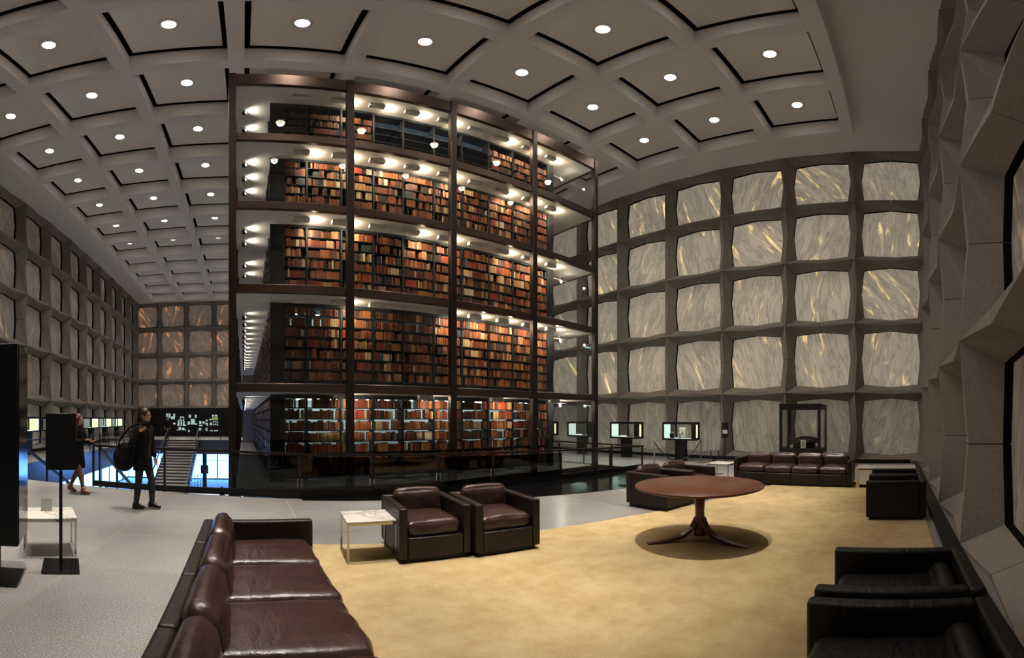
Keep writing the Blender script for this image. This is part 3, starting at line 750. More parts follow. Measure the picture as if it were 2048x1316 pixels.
for k, (px, z) in {4:(9.9,10.40), 2:(9.88,6.22), 1:(9.86,4.12), 0:(9.84,1.95)}.items():
    t = thing('aisle_spot', 'bright spot lamp on a bracket in the right aisle, %s storey' % TIER[k], 'spot lamp', (px, 10.38, z), 0, 'aisle spots of the book tower')
    link('can', can, t); l = link('lens', canl, t, (0,-.052,.05)); l.rotation_euler = (math.radians(90),0,0); l.scale = (1.6,1.6,1.6)
    mb = MB(); mb.bar((0,.0,.10),(0,.0,SLABS[k+1][0]-z-.002),.03,.03); mb.bar((-.35,0,.12),(.35,0,.12),.03,.03); mb.build('bracket', M['slab_white'], t)
    light('aisle_lamp', 'SPOT', (0,-.08,.05), 14, (1.0,.90,.74), t, .03, math.radians(130), .8, aim=(.0,-1,-.3))
# fluorescent tubes in the middle aisle behind the two lowest front ranges
for k, pw in ((0,5.0),(1,6.5)):
    zc = SLABS[k+1][0]
    for i in range(5):
        t = thing('tube_lamp', 'bluish fluorescent tube behind the front shelves, %s from the left, %s storey' % (ordi(i+1), TIER[k]), 'tube lamp', (1.95+1.65*i, 10.95, zc-.03), 0, 'fluorescent tubes behind the shelves')
        mb = MB(); mb.box(-.62,-.06,-.03,.62,.06,.028); mb.build('housing', M['slab_white'], t)
        mb = MB(); mb.tube([(-.6,0,-.05),(.6,0,-.05)], .018, 8); mb.build('tube', M['tube_light'], t)
        light('tube_glow', 'AREA', (0,0,-.075), pw, (.62,.92,1.0), t, 1.2, sy=.05)
for i in range(2):
    t = thing('tube_lamp', 'dim bluish tube above the bare top shelves, %s from the left' % ordi(i+1), 'tube lamp', (4.2+1.8*i, 10.95, SLABS[5][0]-.03), 0, 'fluorescent tubes behind the shelves')
    mb = MB(); mb.box(-.62,-.06,-.03,.62,.06,.028); mb.build('housing', M['slab_white'], t)
    mb = MB(); mb.tube([(-.6,0,-.05),(.6,0,-.05)], .018, 8); mb.build('tube', M['slab_white'], t)
    light('tube_glow', 'AREA', (0,0,-.075), 5.0, (.22,.58,1.0), t, 1.2, sy=.05)
# ------------------------------------------------------------------ seating
def cushion(w, d, h, r, seed, crown=0.03, wr=0.006, n=16, crown_side=0.0):
    """soft cushion: rounded box, crowned, with leather folds; centred in x,y, bottom at z=0"""
    bm = bmesh.new(); hw, hd, hh = w/2, d/2, h/2
    for ax in range(3):
        for sg in (-1, 1):
            grid = []
            for i in range(n+1):
                rowv = []
                for j in range(n+1):
                    a, b = 2*i/n-1, 2*j/n-1
                    a = math.sin(a*PI/2)*.35+a*.65; b = math.sin(b*PI/2)*.35+b*.65
                    p = [0,0,0]; p[ax] = sg; p[(ax+1)%3] = a; p[(ax+2)%3] = b
                    rowv.append(bm.verts.new(p))
                grid.append(rowv)
            for i in range(n):
                for j in range(n):
                    f = (grid[i][j], grid[i+1][j], grid[i+1][j+1], grid[i][j+1])
                    bm.faces.new(f if sg > 0 else f[::-1])
    bmesh.ops.remove_doubles(bm, verts=list(bm.verts), dist=1e-5)
    for v in bm.verts:
        p = v.co.copy(); q = Vector((p.x*hw, p.y*hd, p.z*hh))
        c = Vector((max(-hw+r, min(hw-r, q.x)), max(-hd+r, min(hd-r, q.y)), max(-hh+r*.98, min(hh-r*.98, q.z))))
        dv = q-c
        q = c+dv.normalized()*r if dv.length > 1e-6 else q
        cx, cyv = max(0, 1-p.x*p.x), max(0, 1-p.y*p.y)
        if p.z > .2: q.z += crown*(cx*cyv)**.6
        q.y += math.copysign(crown_side, p.y)*(cx*max(0,1-p.z*p.z))**.7 if abs(p.y) > .6 else 0
        k = noise.noise(Vector((q.x*7+seed*3.1, q.y*3.0+seed, q.z*5)))+.6*noise.noise(Vector((q.x*5-q.y*9+seed*2, q.y*4+q.x*6, seed)))
        edge = .35+1.2*max(abs(p.x), abs(p.y))**4
        q += dv.normalized()*k*wr*edge if dv.length > 1e-6 else Vector((0,0,k*wr*edge))
        v.co = q+Vector((0,0,hh))
    return bm
def sofa(name, label, cat, n, cw, loc, rz, frame, leath, group=None, seed=1, zb=.275, dep=.93):
    at = .095; L = n*cw+2*at; D = dep; hd = D/2; H = .62
    s = thing(name, label, cat, loc, rz, group)
    mb = MB(); mb.box(-L/2+.05,-hd+.05,0.0,L/2-.05,hd-.05,.065); mb.build('plinth', M['black_metal'], s)
    for i in range(n):
        xa = -n*cw/2+cw*i
        mb = MB(); mb.rbox(xa+.0025,-hd+.012,.06,xa+cw-.0025,hd-.10,.295,.014,2); mb.build('base', frame, s)
        mb = MB(); mb.rbox(xa+.0025-(at if i == 0 else 0),hd-.095,.06,xa+cw-.0025+(at if i == n-1 else 0),hd,H,.022,3); mb.build('back_panel', frame, s)
        cm = MB().bm(cushion(cw-.012, D-.22, .155, .060, seed+i, .042, .012, 22)).mesh('seat_cushion', [leath])
        link('seat_cushion', cm, s, (xa+cw/2, -.065, .290))
        bc = MB().bm(cushion(cw-.02, .17, .43, .078, seed+20+i, .03, .007, 14, .015)).mesh('back_cushion', [leath])
        o = link('back_cushion', bc, s, (xa+cw/2, hd-.235, zb)); o.rotation_euler.x = -.13
    for sx in (-1, 1):
        x0 = sx*(L/2)-(at if sx > 0 else 0)
        mb = MB(); mb.rbox(x0,-hd,.06,x0+at,hd-.097,H,.022,3); mb.build('arm', frame, s)
    return s
LB, LF, LK = M['leather_brown'], M['leather_frame'], M['leather_black']
sofa('sofa', 'long dark brown leather sofa in the left foreground, its back to the stone floor', 'sofa', 4, .695, (0.135, 2.445, 0), PI/2, LF, LB, None, 1, .275, 1.02)
sofa('sofa', 'four-seat reddish brown leather sofa against the right wall under the glass case', 'sofa', 4, .67, (9.92, 2.48, 0), -PI/2, LF, LB, None, 31)
sofa('armchair', 'brown leather armchair right beside the marble side table in the middle', 'armchair', 1, .64, (2.06, 4.46, .0), -.12, LF, LB, 'leather armchairs', 41)
sofa('armchair', 'brown leather armchair at the right of the middle pair, beside open carpet', 'armchair', 1, .64, (2.91, 4.27, .0), -.16, LF, LB, 'leather armchairs', 45)
sofa('armchair', 'leather armchair behind the round table, left one of the far pair', 'armchair', 1, .64, (6.40, 4.10, .0), -.10, LF, LB, 'leather armchairs', 51)
sofa('armchair', 'leather armchair behind the round table, right one of the far pair', 'armchair', 1, .64, (7.28, 4.06, .0), -.10, LF, LB, 'leather armchairs', 55)
sofa('armchair', 'black armchair at the bottom right corner, second from the stone ledge end', 'armchair', 1, .65, (2.61, -.02, .0), PI, LK, LK, 'black armchairs along the near wall', 61, .11)
sofa('armchair', 'black armchair cut by the bottom edge, nearest to the viewer', 'armchair', 1, .65, (1.68, -.02, .0), PI, LK, LK, 'black armchairs along the near wall', 65, .11)
sofa('armchair', 'black armchair at the far right corner, showing its whole dark side', 'armchair', 1, .62, (6.78, .01, .0), PI, LK, LK, 'black armchairs along the near wall', 71, .11)
sofa('armchair', 'black armchair in the far right corner, half hidden behind its neighbour', 'armchair', 1, .62, (7.62, .01, .0), PI, LK, LK, 'black armchairs along the near wall', 75, .11)

def side_table(label, loc, rz, s=.56, h=.46, group='marble side tables'):
    t = thing('side_table', label, 'side table', loc, rz, group); q = s/2
    mb = MB(); mb.rbox(-q,-q,h-.022,q,q,h,.004,1); mb.build('marble_top', M['marble_top'], t)
    mb = MB()
    for sx in (-1,1):
        mb.box(-q+.004,sx*(q-.004)-.011*(1+sx),h-.046,q-.004,sx*(q-.004)+.011*(1-sx),h-.0225)
        mb.box(sx*(q-.004)-.011*(1+sx),-q+.026,h-.046,sx*(q-.004)+.011*(1-sx),q-.026,h-.0225)
    mb.build('frame', M['chrome'], t)
    mb = MB(); mb.box(-.011,-.011,0,.011,.011,h-.0465); lm = mb.mesh('leg', [M['chrome']])
    for sx in (-1,1):
        for sy in (-1,1): link('leg', lm, t, (sx*(q-.015), sy*(q-.015), 0))
    return t
side_table('white marble side table on chrome legs left of the middle armchairs', (1.385, 4.50, .0145), -.10)
side_table('white marble side table on the stone floor at the left, behind the black stand', (-2.22, 4.40, .0005), .50, .60)
side_table('small white marble table right of the far armchairs behind the round table', (8.0, 4.25, .0005), -.05, .52, .45)
side_table('white marble side table at the left end of the far wall sofa', (9.78, 4.36, .0005), 0, .58, .46)
t = thing('low_cabinet', 'low white-fronted cabinet with marble top at the right end of the wall sofa', 'cabinet', (9.80, .28, .0145))
mb = MB(); mb.rbox(-.34,-.72,.43,.34,.66,.455,.005,1); mb.build('marble_top', M['marble_top'], t)
mb = MB(); mb.box(-.29,-.70,.07,.30,.60,.40); mb.build('body', M['case_white'], t)
mb = MB(); mb.box(-.27,-.68,0,.28,.58,.069); mb.build('plinth', M['black_metal'], t)
for y in (-.71,.64): mb = MB(); mb.box(-.335,y-.012,0,-.31,y+.012,.429); mb.build('leg', M['chrome'], t)

# round table: flat disc on a stem with three curved blades for feet
t = thing('round_table', 'large round reddish wood table on a three-footed pedestal, on the beige carpet', 'table', (4.76, 2.44, .0145), .35)
mb = MB(); mb.lathe([(.0,.675),(.775,.675),(.825,.69),(.835,.705),(.825,.715),(0,.715)], 72); mb.build('table_top', M['wood'], t)
mb = MB(); mb.lathe([(.20,.672),(.19,.64),(.075,.58),(.06,.40),(.06,.20),(.085,.10),(.085,.06),(.0,.06)][::-1], 24); mb.build('pedestal', M['wood'], t)
for k in range(3):
    a = 2*PI*k/3; mb = MB(); prof = [(.05,.30,.055),(.12,.17,.05),(.25,.085,.045),(.45,.04,.04),(.62,.022,.035),(.70,.014,.03)]
    vs = []; fs = []
    for r, z, hw in prof:
        th = .05 if r < .3 else .03
        vs += [(r,-hw,z),(r,hw,z),(r,hw,max(0,z-th)),(r,-hw,max(0,z-th))]
    for i in range(len(prof)-1):
        for q in range(4): fs.append((i*4+q, i*4+(q+1)%4, (i+1)*4+(q+1)%4, (i+1)*4+q))
    fs += [(3,2,1,0), tuple(len(vs)-4+q for q in range(4))]
    mb.add(vs, fs, 0); o = mb.build('foot', M['wood'], t); o.rotation_euler.z = a

# ------------------------------------------------------------------ left foreground: black case, sign stand, acrylic holder
t = thing('display_case', 'tall black exhibition case cut by the left edge, seen from behind', 'display case', (-2.43, 3.28, .0005), math.radians(21.6))
mb = MB(); mb.rbox(-.46,-.285,.41,.44,.285,2.21,.006,1); mb.build('body', M['black_metal'], t)
mb = MB(); mb.box(.4405,-.27,.43,.447,.27,2.19); mb.build('side_glass', M['black_satin'], t)
mb = MB(); mb.box(-.2,-.12,.012,.2,.12,.409); mb.build('pedestal', M['black_metal'], t)
mb = MB(); mb.rbox(-.42,-.25,0,.42,.25,.012,.004,1); mb.build('base_plate', M['black_metal'], t)
t = thing('sign_stand', 'black sign board on a thin pole with a square base plate, left foreground', 'sign stand', (-1.835, 3.90, .0005), math.radians(24))
mb = MB(); mb.rbox(-.19,-.22,0,.19,.22,.03,.004,1); mb.build('base_plate', M['black_satin'], t)
mb = MB(); mb.box(-.017,-.008,.03,.017,.008,1.05); mb.build('pole', M['black_metal'], t)
mb = MB(); mb.rbox(-.158,-.0085,1.035,.158,.0085,1.605,.004,1); mb.build('board', M['black_metal'], t)
t = thing('sign_holder', 'small clear acrylic sign holder with a pale card on the left marble table', 'sign holder', (-2.29, 4.46, .461), math.radians(27))
mb = MB(); mb.box(-.07,-.035,0,.07,.035,.004); mb.build('foot', M['acrylic'], t)
mb = MB(); mb.box(-.07,-.004,.004,.07,-.001,.155); mb.build('cover', M['acrylic'], t)
mb = MB(); mb.box(-.066,0,.006,.066,.002,.15); mb.build('card', M['paper'], t)

# ------------------------------------------------------------------ display cases along the walls
def wall_case(label, loc, rz, left=False):
    """local: glass front to -x, near end to -y"""
    t = thing('display_case', label, 'display case', loc, rz, 'lit display cases along the walls')
    w, dp, z0, z1 = 1.33, .60, .76, 1.41
    if left: z0, z1 = .98, 1.62
    mb = MB(); mb.box(-.14,-.2,.0,.14,.2,z0); mb.build('pedestal', M['black_metal'], t)
    mb = MB(); f = .055
    mb.box(-dp/2,-w/2,z0,dp/2,w/2,z0+.06); mb.box(-dp/2,-w/2,z1-.06,dp/2,w/2,z1+.02)
    for sx in (-1,1):
        for sy in (-1,1):
            x, y = sx*(dp/2-f/2), sy*(w/2-f/2); mb.box(x-f/2,y-f/2,z0+.06,x+f/2,y+f/2,z1-.06)
    mb.build('frame', M['black_metal'], t)
    mb = MB(); mb.box(-dp/2+.045,-.60,z0+.0605,dp/2-.045,.60,z0+.07); mb.build('tray', M['case_white'], t)
    mb = MB(); mb.box(-dp/2+.046,w/2-.04,z0+.075,dp/2-.046,w/2-.02,z1-.065); mb.build('end_light', M['case_light'], t)  # white end wall, its lit look put in as glow
    if not left:
        mb = MB(); mb.box(-dp/2+.046,-w/2+.02,z0+.075,dp/2-.046,-w/2+.035,z1-.065); mb.build('end_panel', M['black_metal'], t)
        mb = MB(); mb.box(.02,-w/2+.008,z0+.09,.14,-w/2+.0195,z1-.08); mb.build('slot_light', M['case_light_warm'], t)
    else:
        mb = MB(); mb.box(dp/2-.06,-.2,z0+.09,dp/2-.05,.5,z1-.08); mb.build('slot_light', M['case_light_warm'], t)
    mb = MB(); mb.box(-dp/2+.008,-w/2+.046,z0+.061,-dp/2+.014,w/2-.046,z1-.061); mb.build('glass_pane', M['clear_glass'], t)
    light('case_lamp', 'AREA', (0,.1,z1-.075), 6.0, (.85,1.0,.92), t, .35, sy=.9)
    return t
def relic(name, label, cat, mb, m, loc, rz=0.0):
    o = mb.build(name, m, None, loc, rz); return tag(o, label, cat)
for k, yn in enumerate((7.29, 9.92, 12.50, 15.05)):
    wall_case('lit black display case on a pedestal by the right wall, %s from the sofa' % ordi(k+1), (13.93, yn+.665, .0), 0)
    zt = .8305
    def openbook(w, d):
        mb = MB(); n = 6; vs = []
        for i in range(-n, n+1):
            x = w*i/n; z = .012+.035*math.sin(min(1,abs(i)/n*1.05)*PI)**.7*(1-.3*abs(i)/n)
            vs += [(x,-d,z),(x,d,z),(x,-d,0),(x,d,0)]
        fs = []
        for i in range(2*n):
            a = i*4; b = a+4; fs += [(a,b,b+1,a+1),(a+3,b+3,b+2,a+2),(a+2,b+2,b,a),(a+1,b+1,b+3,a+3)]
        fs += [(0,1,3,2),(8*n,8*n+2,8*n+3,8*n+1)]
        return mb.add(vs, fs)
    if k:
        relic('open_book', 'open white book lying in the lit display case, %s from the sofa' % ordi(k+1), 'book', openbook(.17,.13), M['paper'], (13.85, yn+.80, zt), .5)
        relic('open_book', 'small dark book lying in the lit display case, %s from the sofa' % ordi(k+1), 'book', openbook(.12,.09), M['cloth_brown'], (13.85, yn+.42, zt), 1.2)
t = thing('poster_card', 'beige poster with a dark flying bird in the nearest wall case', 'poster', (13.98, 7.92, zt), 0)
mb = MB(); mb.box(-.006,-.13,0,.006,.13,.40); mb.build('card', M['book_pages'], t)
mb = MB(); mb.add([(-.008,0,.12),(-.008,.09,.25),(-.008,.03,.18),(-.008,.0,.23),(-.008,-.03,.18),(-.008,-.09,.25)], [(0,1,2,3,4,5)]); mb.add([(-.008,-.04,.33),(-.008,.04,.33),(-.008,.04,.345),(-.008,-.04,.345)], [(0,1,2,3)]); mb.build('bird_print', M['black_gap'], t)
mb = MB(); mb.lathe([(0,0),(.07,.0),(.10,.06),(.105,.12),(.08,.19),(.03,.23),(0,.235)], 20); relic('round_pot', 'round black pot in the nearest wall case', 'pot', mb, M['black_metal'], (13.80, 8.27, zt))
t = thing('page_card', 'white page with black print in front of the poster in the nearest wall case', 'card', (13.80, 7.95, zt), .2)
mb = MB(); mb.box(-.004,-.07,0,.004,.07,.14); mb.build('sheet', M['paper'], t)
mb = MB()
for z, a, b in ((.10,-.05,-.01),(.10,.0,.05),(.06,-.04,.02),(.03,-.05,-.02)): mb.box(-.006,a,z,-.0041,b,z+.022)
mb.build('print', M['black_gap'], t)
for k in range(6):
    wall_case('glowing display case on the left wall beyond the stairwell, %s from the near end' % ordi(k+1), (-9.2, 15.4+2.62*k+.665, 0), PI if False else 0, True)

# big glass case with a dark carved relic
t = thing('glass_case', 'tall black-framed glass case on a plinth behind the wall sofa', 'display case', (14.25, 3.24, 0))
hx, hy = .65, .71
mb = MB(); mb.box(-.42,-.45,0,.42,.45,.40); mb.build('plinth', M['black_metal'], t)
mb = MB(); mb.rbox(-hx,-hy,.40,hx,hy,.585,.008,1); mb.build('base', M['black_metal'], t)
mb = MB(); mb.rbox(-hx,-hy,1.86,hx,hy,2.04,.008,1); mb.build('lid', M['black_metal'], t)
mb = MB(); mb.box(-.045,-.045,.585,.045,.045,1.86); pm2 = mb.mesh('post', [M['black_metal']])
for sx in (-1,1):
    for sy in (-1,1): link('post', pm2, t, (sx*(hx-.046), sy*(hy-.046), 0))
for sx in (-1,1):
    mb = MB(); mb.box(sx*(hx-.02)-.004,-hy+.10,.59,sx*(hx-.02)+.004,hy-.10,1.855); mb.build('glass_pane', M['acrylic'], t)
    mb = MB(); mb.box(-hx+.10,sx*(hy-.02)-.004,.59,hx-.10,sx*(hy-.02)+.004,1.855); mb.build('glass_pane', M['acrylic'], t)
mb = MB(); mb.rbox(-.18,-.36,0,.18,.36,.16,.02,2); relic('relic_stand', 'black cradle under the brown relic in the glass case', 'stand', mb, M['black_metal'], (14.2, 3.2, .586))
bm = bmesh.new(); bmesh.ops.create_icosphere(bm, subdivisions=4, radius=1)
for v in bm.verts:
    p = v.co; q = Vector((p.x*.24, p.y*.50, max(-.02, p.z*.19)))
    v.co = q*(1+.12*noise.noise(p*3.0)+.05*noise.noise(p*9.0))
relic('carved_relic', 'brown lumpy domed relic resting in the glass case', 'relic', MB().bm(bm), M['artifact'], (14.2, 3.15, .77))
t = thing('label_card', 'white text card standing before the relic in the glass case', 'card', (13.86, 3.17, .586)); mb = MB(); mb.box(-.004,-.09,0,.004,.09,.27); mb.build('card', M['paper'], t)
mb = MB()
for i in range(7): mb.box(-.0055,-.065,.04+.03*i,-.0041,.065-(.03 if i % 3 == 0 else 0),.052+.03*i)
mb.build('print', M['stair_riser'], t)
relic('label_card', 'tiny white number card at the left of the glass case', 'card', MB().box(-.003,-.05,0,.003,.05,.09), M['paper'], (14.0, 3.62, .70-.114))

# stanchions and rope
def stanchion(label, loc):
    t = thing('stanchion', label, 'stanchion', loc, 0, 'rope stanchions'); mb = MB(); mb.lathe([(.15,0),(.15,.012),(.03,.03),(.02,.03)], 24); mb.build('base', M['chrome'], t)
    mb = MB(); mb.lathe([(.022,.03),(.022,.80),(.034,.80),(.034,.83),(.02,.85),(0,.86)], 16); mb.build('post', M['chrome'], t)
stanchion('chrome rope post standing alone left of the nearest wall case', (11.25, 7.42, 0)); stanchion('chrome rope post right of the nearest wall case', (13.45, 6.85, 0))
a, b = Vector((11.27,7.41,.78)), Vector((13.43,6.86,.78))
mb = MB(); mb.tube([a.lerp(b, k/16)+Vector((0,0,-.62*(1-(2*k/16-1)**2))) for k in range(17)], .018, 8); tag(mb.build('rope', M['rope']), 'black rope sagging between the two chrome posts', 'rope')
mb = MB(); mb.tube([(14.0,6.72,.42),(13.98,6.70,.2),(13.97,6.66,.1),(13.97,6.58,.055),(13.97,6.48,.07),(13.98,6.40,.16),(13.98,6.37,.28),(14.0,6.40,.38),(14.0,6.44,.42)], .022, 8); tag(mb.build('hook_cable', M['rope']), 'short black cable looped like a hook near the wall floor', 'cable')
t = thing('sign_stand', 'slim black sign with a small white notice right of the wall cases', 'sign stand', (14.15, 6.20, 0))
mb = MB(); mb.lathe([(.13,0),(.13,.012),(.02,.02),(0,.02)], 20); mb.build('base_plate', M['black_metal'], t)
mb = MB(); mb.box(-.011,-.011,.02,.011,.011,.86); mb.build('pole', M['black_metal'], t)
mb = MB(); mb.box(-.012,-.135,.86,.012,.135,1.42); mb.build('board', M['black_metal'], t)
mb = MB(); mb.box(-.016,-.10,1.02,-.0121,.09,1.15); mb.build('notice', M['paper'], t)

# exhibit wall at the far end
t = thing('exhibit_board', 'black exhibit wall covered with small glowing sheets beyond the stairs', 'exhibit', (-4.75, 38.15, 0))
mb = MB(); mb.box(-4.35,0,.0,4.4,.3,2.52); mb.build('board', M['black_metal'], t)
mb = MB(); mb.box(-5.0,-.2,0,-4.4,.3,2.5); mb.build('side_panel', M['black_metal'], t)
mb = MB(); mb.box(4.45,-.2,0,6.2,.3,2.5); mb.build('side_panel', M['black_metal'], t)
SH = [(520,168,543,222),(552,168,575,220),(612,170,634,210),(583,205,632,240),(530,225,556,240),(610,284,640,305),(672,247,690,262),(668,265,690,310),(703,265,722,320),(735,265,755,320),(660,308,690,322),(735,308,775,322),(680,335,708,375),(718,345,752,375),(655,368,690,378),(735,368,775,378),(808,185,835,222),(884,185,908,222),(833,237,884,305),(792,268,822,308),(884,290,912,308),(800,375,820,400),(1020,245,1046,265),(938,262,965,300),(975,268,1008,292),(1015,280,1030,305),(1033,285,1046,325),(935,310,980,326),(935,350,965,382),(1018,350,1042,385),(1097,185,1122,208),(1133,185,1165,208),(1068,235,1092,252),(1072,280,1096,315),(1110,262,1125,282),(1138,262,1153,282),(1165,262,1172,290),(1107,295,1120,312),(1130,295,1150,312),(1160,295,1172,318),(1072,370,1108,388),(1122,374,1172,388),(697,207,748,218),(697,248,748,258),(697,218,706,248),(739,218,748,248)]
for (x0,y0,x1,y1) in SH+[(1097,215,1133,250),(1137,215,1172,250)]:
    g_ = (x0,y0) in ((1097,215),(1137,215))
    k1, k2 = .00742, .0072; w, h = (x1-x0)*k1, (y1-y0)*k2
    mb = MB(); mb.box(-w/2,-.012,-h/2,w/2,0,h/2); mb.build('sheet', M['paper_green'] if g_ else M['paper_lit'], t, (((x0+x1)/2-850)*k1, -.0005, 1.23-((y0+y1)/2-280)*k2))
t = thing('bench', 'dark bench at the foot of the far wall inside the aisle view', 'bench', (1.1, 36.6, 0))
mb = MB(); mb.rbox(-1.3,-.35,.12,1.3,.35,.55,.03,2); mb.build('seat', M['cloth_brown'], t); mb = MB(); mb.box(-1.2,-.28,0,1.2,.28,.12); mb.build('plinth', M['black_metal'], t)

mb = MB(); mb.lathe([(.0,0),(.035,0),(.045,.05),(.042,.10),(.03,.105),(0,.105)], 16); tag(mb.build('cup', M['paper'], None, (7.98, 4.28, .4515)), 'small white cup on the little marble table behind the round table', 'cup')
# ------------------------------------------------------------------ people
def capsule(mb, a, b, ra, rb_, n=12):
    a, b = Vector(a), Vector(b); d = (b-a); L = d.length or 1e-6; u = d/L; pts = []; rs = []
    for k in range(5): t = PI/2*(1-k/4); pts.append(a-u*ra*math.sin(t)); rs.append(max(.0015, ra*math.cos(t)))
    for k in range(5): t = PI/2*k/4; pts.append(b+u*rb_*math.sin(t)); rs.append(max(.0015, rb_*math.cos(t)))
    mb.tube(pts, rs, n)
def loft(mb, rings, n=20):
    """rings: (cx, cy, z, rx, ry)"""
    vs = []; fs = []
    for cx, cy_, z, rx, ry in rings:
        for k in range(n): t = 2*PI*k/n; vs.append((cx+rx*math.cos(t), cy_+ry*math.sin(t), z))
    for i in range(len(rings)-1):
        for k in range(n): fs.append((i*n+k, i*n+(k+1)%n, (i+1)*n+(k+1)%n, (i+1)*n+k))
    fs += [tuple(range(n))[::-1], tuple((len(rings)-1)*n+k for k in range(n))]
    mb.add(vs, fs, 0, True)
def ball(mb, c, rx, ry, rz_, n=14):
    rings = []
    for k in range(n+1):
        t = -PI/2+PI*k/n; r = max(.01, math.cos(t)); rings.append((c[0], c[1], c[2]+rz_*math.sin(t), rx*r, ry*r))
    loft(mb, rings, 16)
def fuse(mb, name, m, parent, voxel):
    """one continuous skin from the overlapping volumes"""
    me = mb.mesh(name, [m]); o = bpy.data.objects.new(name, me); C.objects.link(o)
    r = o.modifiers.new('r', 'REMESH'); r.mode = 'VOXEL'; r.voxel_size = voxel; r.use_smooth_shade = True
    s = o.modifiers.new('s', 'SMOOTH'); s.iterations = 4; s.factor = .5
    dg = bpy.context.evaluated_depsgraph_get(); me2 = bpy.data.meshes.new_from_object(o.evaluated_get(dg))
    bpy.data.objects.remove(o); me2.name = name
    me2.materials.clear(); me2.materials.append(m); me2.polygons.foreach_set('use_smooth', [True]*len(me2.polygons))
    return link(name, me2, parent)
def hand(mb, w, d, side, curl=.5):
    """palm and five fingers from wrist w along direction d; thumb on the side given"""
    w = Vector(w); d = Vector(d).normalized(); s = d.cross(Vector(side)).normalized(); s2 = s.cross(d).normalized()
    p = w+d*.085
    for q in (-.026,-.009,.009,.026): capsule(mb, w+d*.01+s*q*.6, p+s*q, .017, .0135, 8)
    for q, L in ((-.030,.062),(-.010,.075),(.010,.08),(.030,.072)):
        k1 = p+s*q+d*L*.5+s2*L*.5*curl*.3; k2 = k1+d*L*.45*(1-curl*.5)+s2*L*.5*curl
        capsule(mb, p+s*q, k1, .0105, .0095, 8); capsule(mb, k1, k2, .0095, .008, 8)
    t0 = w+d*.03+s*.03; t1 = t0+d*.03+s*.028+s2*.01; t2 = t1+d*.035+s*.004+s2*.012
    capsule(mb, t0, t1, .013, .011, 8); capsule(mb, t1, t2, .011, .009, 8)
def person(label, loc, rz, P, vox=.011):
    """P: joints (facing +x, left = +y) and clothing"""
    t = thing('person', label, 'person', loc, rz); J = P['j']; s = P.get('s', 1.0)
    V = lambda k: Vector(J[k])*s
    mb = MB()
    loft(mb, [(V('pel').x,0,.80*s,.10*s,.13*s),(V('pel').x,0,.90*s,.115*s,.165*s),(V('pel').x*.6,0,1.03*s,.092*s,.125*s),(V('chest').x*.6,0,1.16*s,.10*s,.135*s),(V('chest').x,0,1.28*s,.115*s,.155*s),(V('chest').x,0,1.37*s,.10*s,.165*s),(V('chest').x,0,1.42*s,.075*s,.12*s)])
    capsule(mb, V('neck')-Vector((.0,0,.05*s)), V('head')-Vector((.015,0,.05))*s, .052*s, .048*s)
    h = V('head'); ball(mb, h+Vector((-.008,0,.022))*s, .097*s, .077*s, .108*s); ball(mb, h+Vector((.018,0,-.045))*s, .072*s, .058*s, .07*s)
    capsule(mb, h+Vector((.085,0,.012))*s, h+Vector((.108,0,-.022))*s, .010*s, .014*s, 8)
    capsule(mb, h+Vector((.082,-.02,-.062))*s, h+Vector((.082,.02,-.062))*s, .010*s, .010*s, 8)
    for sy in (-1,1): capsule(mb, h+Vector((-.005,sy*.078,.015))*s, h+Vector((-.008,sy*.08,-.025))*s, .014*s, .010*s, 8)
    for sd in 'rl':
        sh, el, wr = V('sh'+sd), V('el'+sd), V('wr'+sd); hp, kn, an = V('hp'+sd), V('kn'+sd), V('an'+sd)
        capsule(mb, Vector((sh.x,sh.y*.4,sh.z+.01)), sh, .055*s, .05*s); capsule(mb, sh, el, .047*s, .038*s); capsule(mb, el, wr, .037*s, .024*s)
        hand(mb, wr, J['hd'+sd], J['th'+sd], P.get('curl', .6))
        capsule(mb, hp, kn, .082*s, .052*s); capsule(mb, kn, kn.lerp(an,.3), .05*s, .053*s); capsule(mb, kn.lerp(an,.3), an, .053*s, .034*s)
        f = Vector((math.cos(J['ft'+sd][0]),0,-math.sin(J['ft'+sd][0]))); capsule(mb, an-Vector((0,0,.03)), an-Vector((0,0,.045))+f*.15*s, .036*s, .028*s)
    body = fuse(mb, 'body', M['skin'], t, vox)
    for sy in (-1,1):
        e = MB(); ball(e, h+Vector((.084,sy*.03,.012))*s, .008, .011, .007, 8); e.build('eye', M['black_gap'], body)
    g = lambda n, mbx, m: fuse(mbx, n, m, t, vox)
    # hair
    mb = MB(); ball(mb, h+Vector((-.022,0,.036))*s, .105*s, .089*s, .108*s)
    if P.get('long'):
        for sy in (-1,0,1): capsule(mb, h+Vector((-.06,sy*.05,.03))*s, h+Vector((-.075,sy*.075,-.20))*s, .055*s, .045*s)
        for sy in (-1,1): capsule(mb, h+Vector((-.0,sy*.07,.03))*s, h+Vector((.0,sy*.088,-.17))*s, .04*s, .034*s)
    else: capsule(mb, h+Vector((-.06,0,.0))*s, h+Vector((-.06,0,-.07))*s, .06*s, .05*s)
    g('hair', mb, P['hair'])
    # trousers / stockings
    mb = MB()
    for sd in 'rl':
        hp, kn, an = V('hp'+sd), V('kn'+sd), V('an'+sd); e = P.get('leg_e', .008)
        capsule(mb, hp, kn, .086*s+e, .055*s+e); capsule(mb, kn, kn.lerp(an,.3), .054*s+e, .056*s+e); capsule(mb, kn.lerp(an,.3), kn.lerp(an,.93), .056*s+e, .038*s+e)
    loft(mb, [(V('pel').x,0,.80*s,.118*s,.15*s),(V('pel').x,0,.90*s,.128*s,.178*s),(V('pel').x*.6,0,1.02*s,.106*s,.14*s)])
    g('trousers', mb, P['legs'])
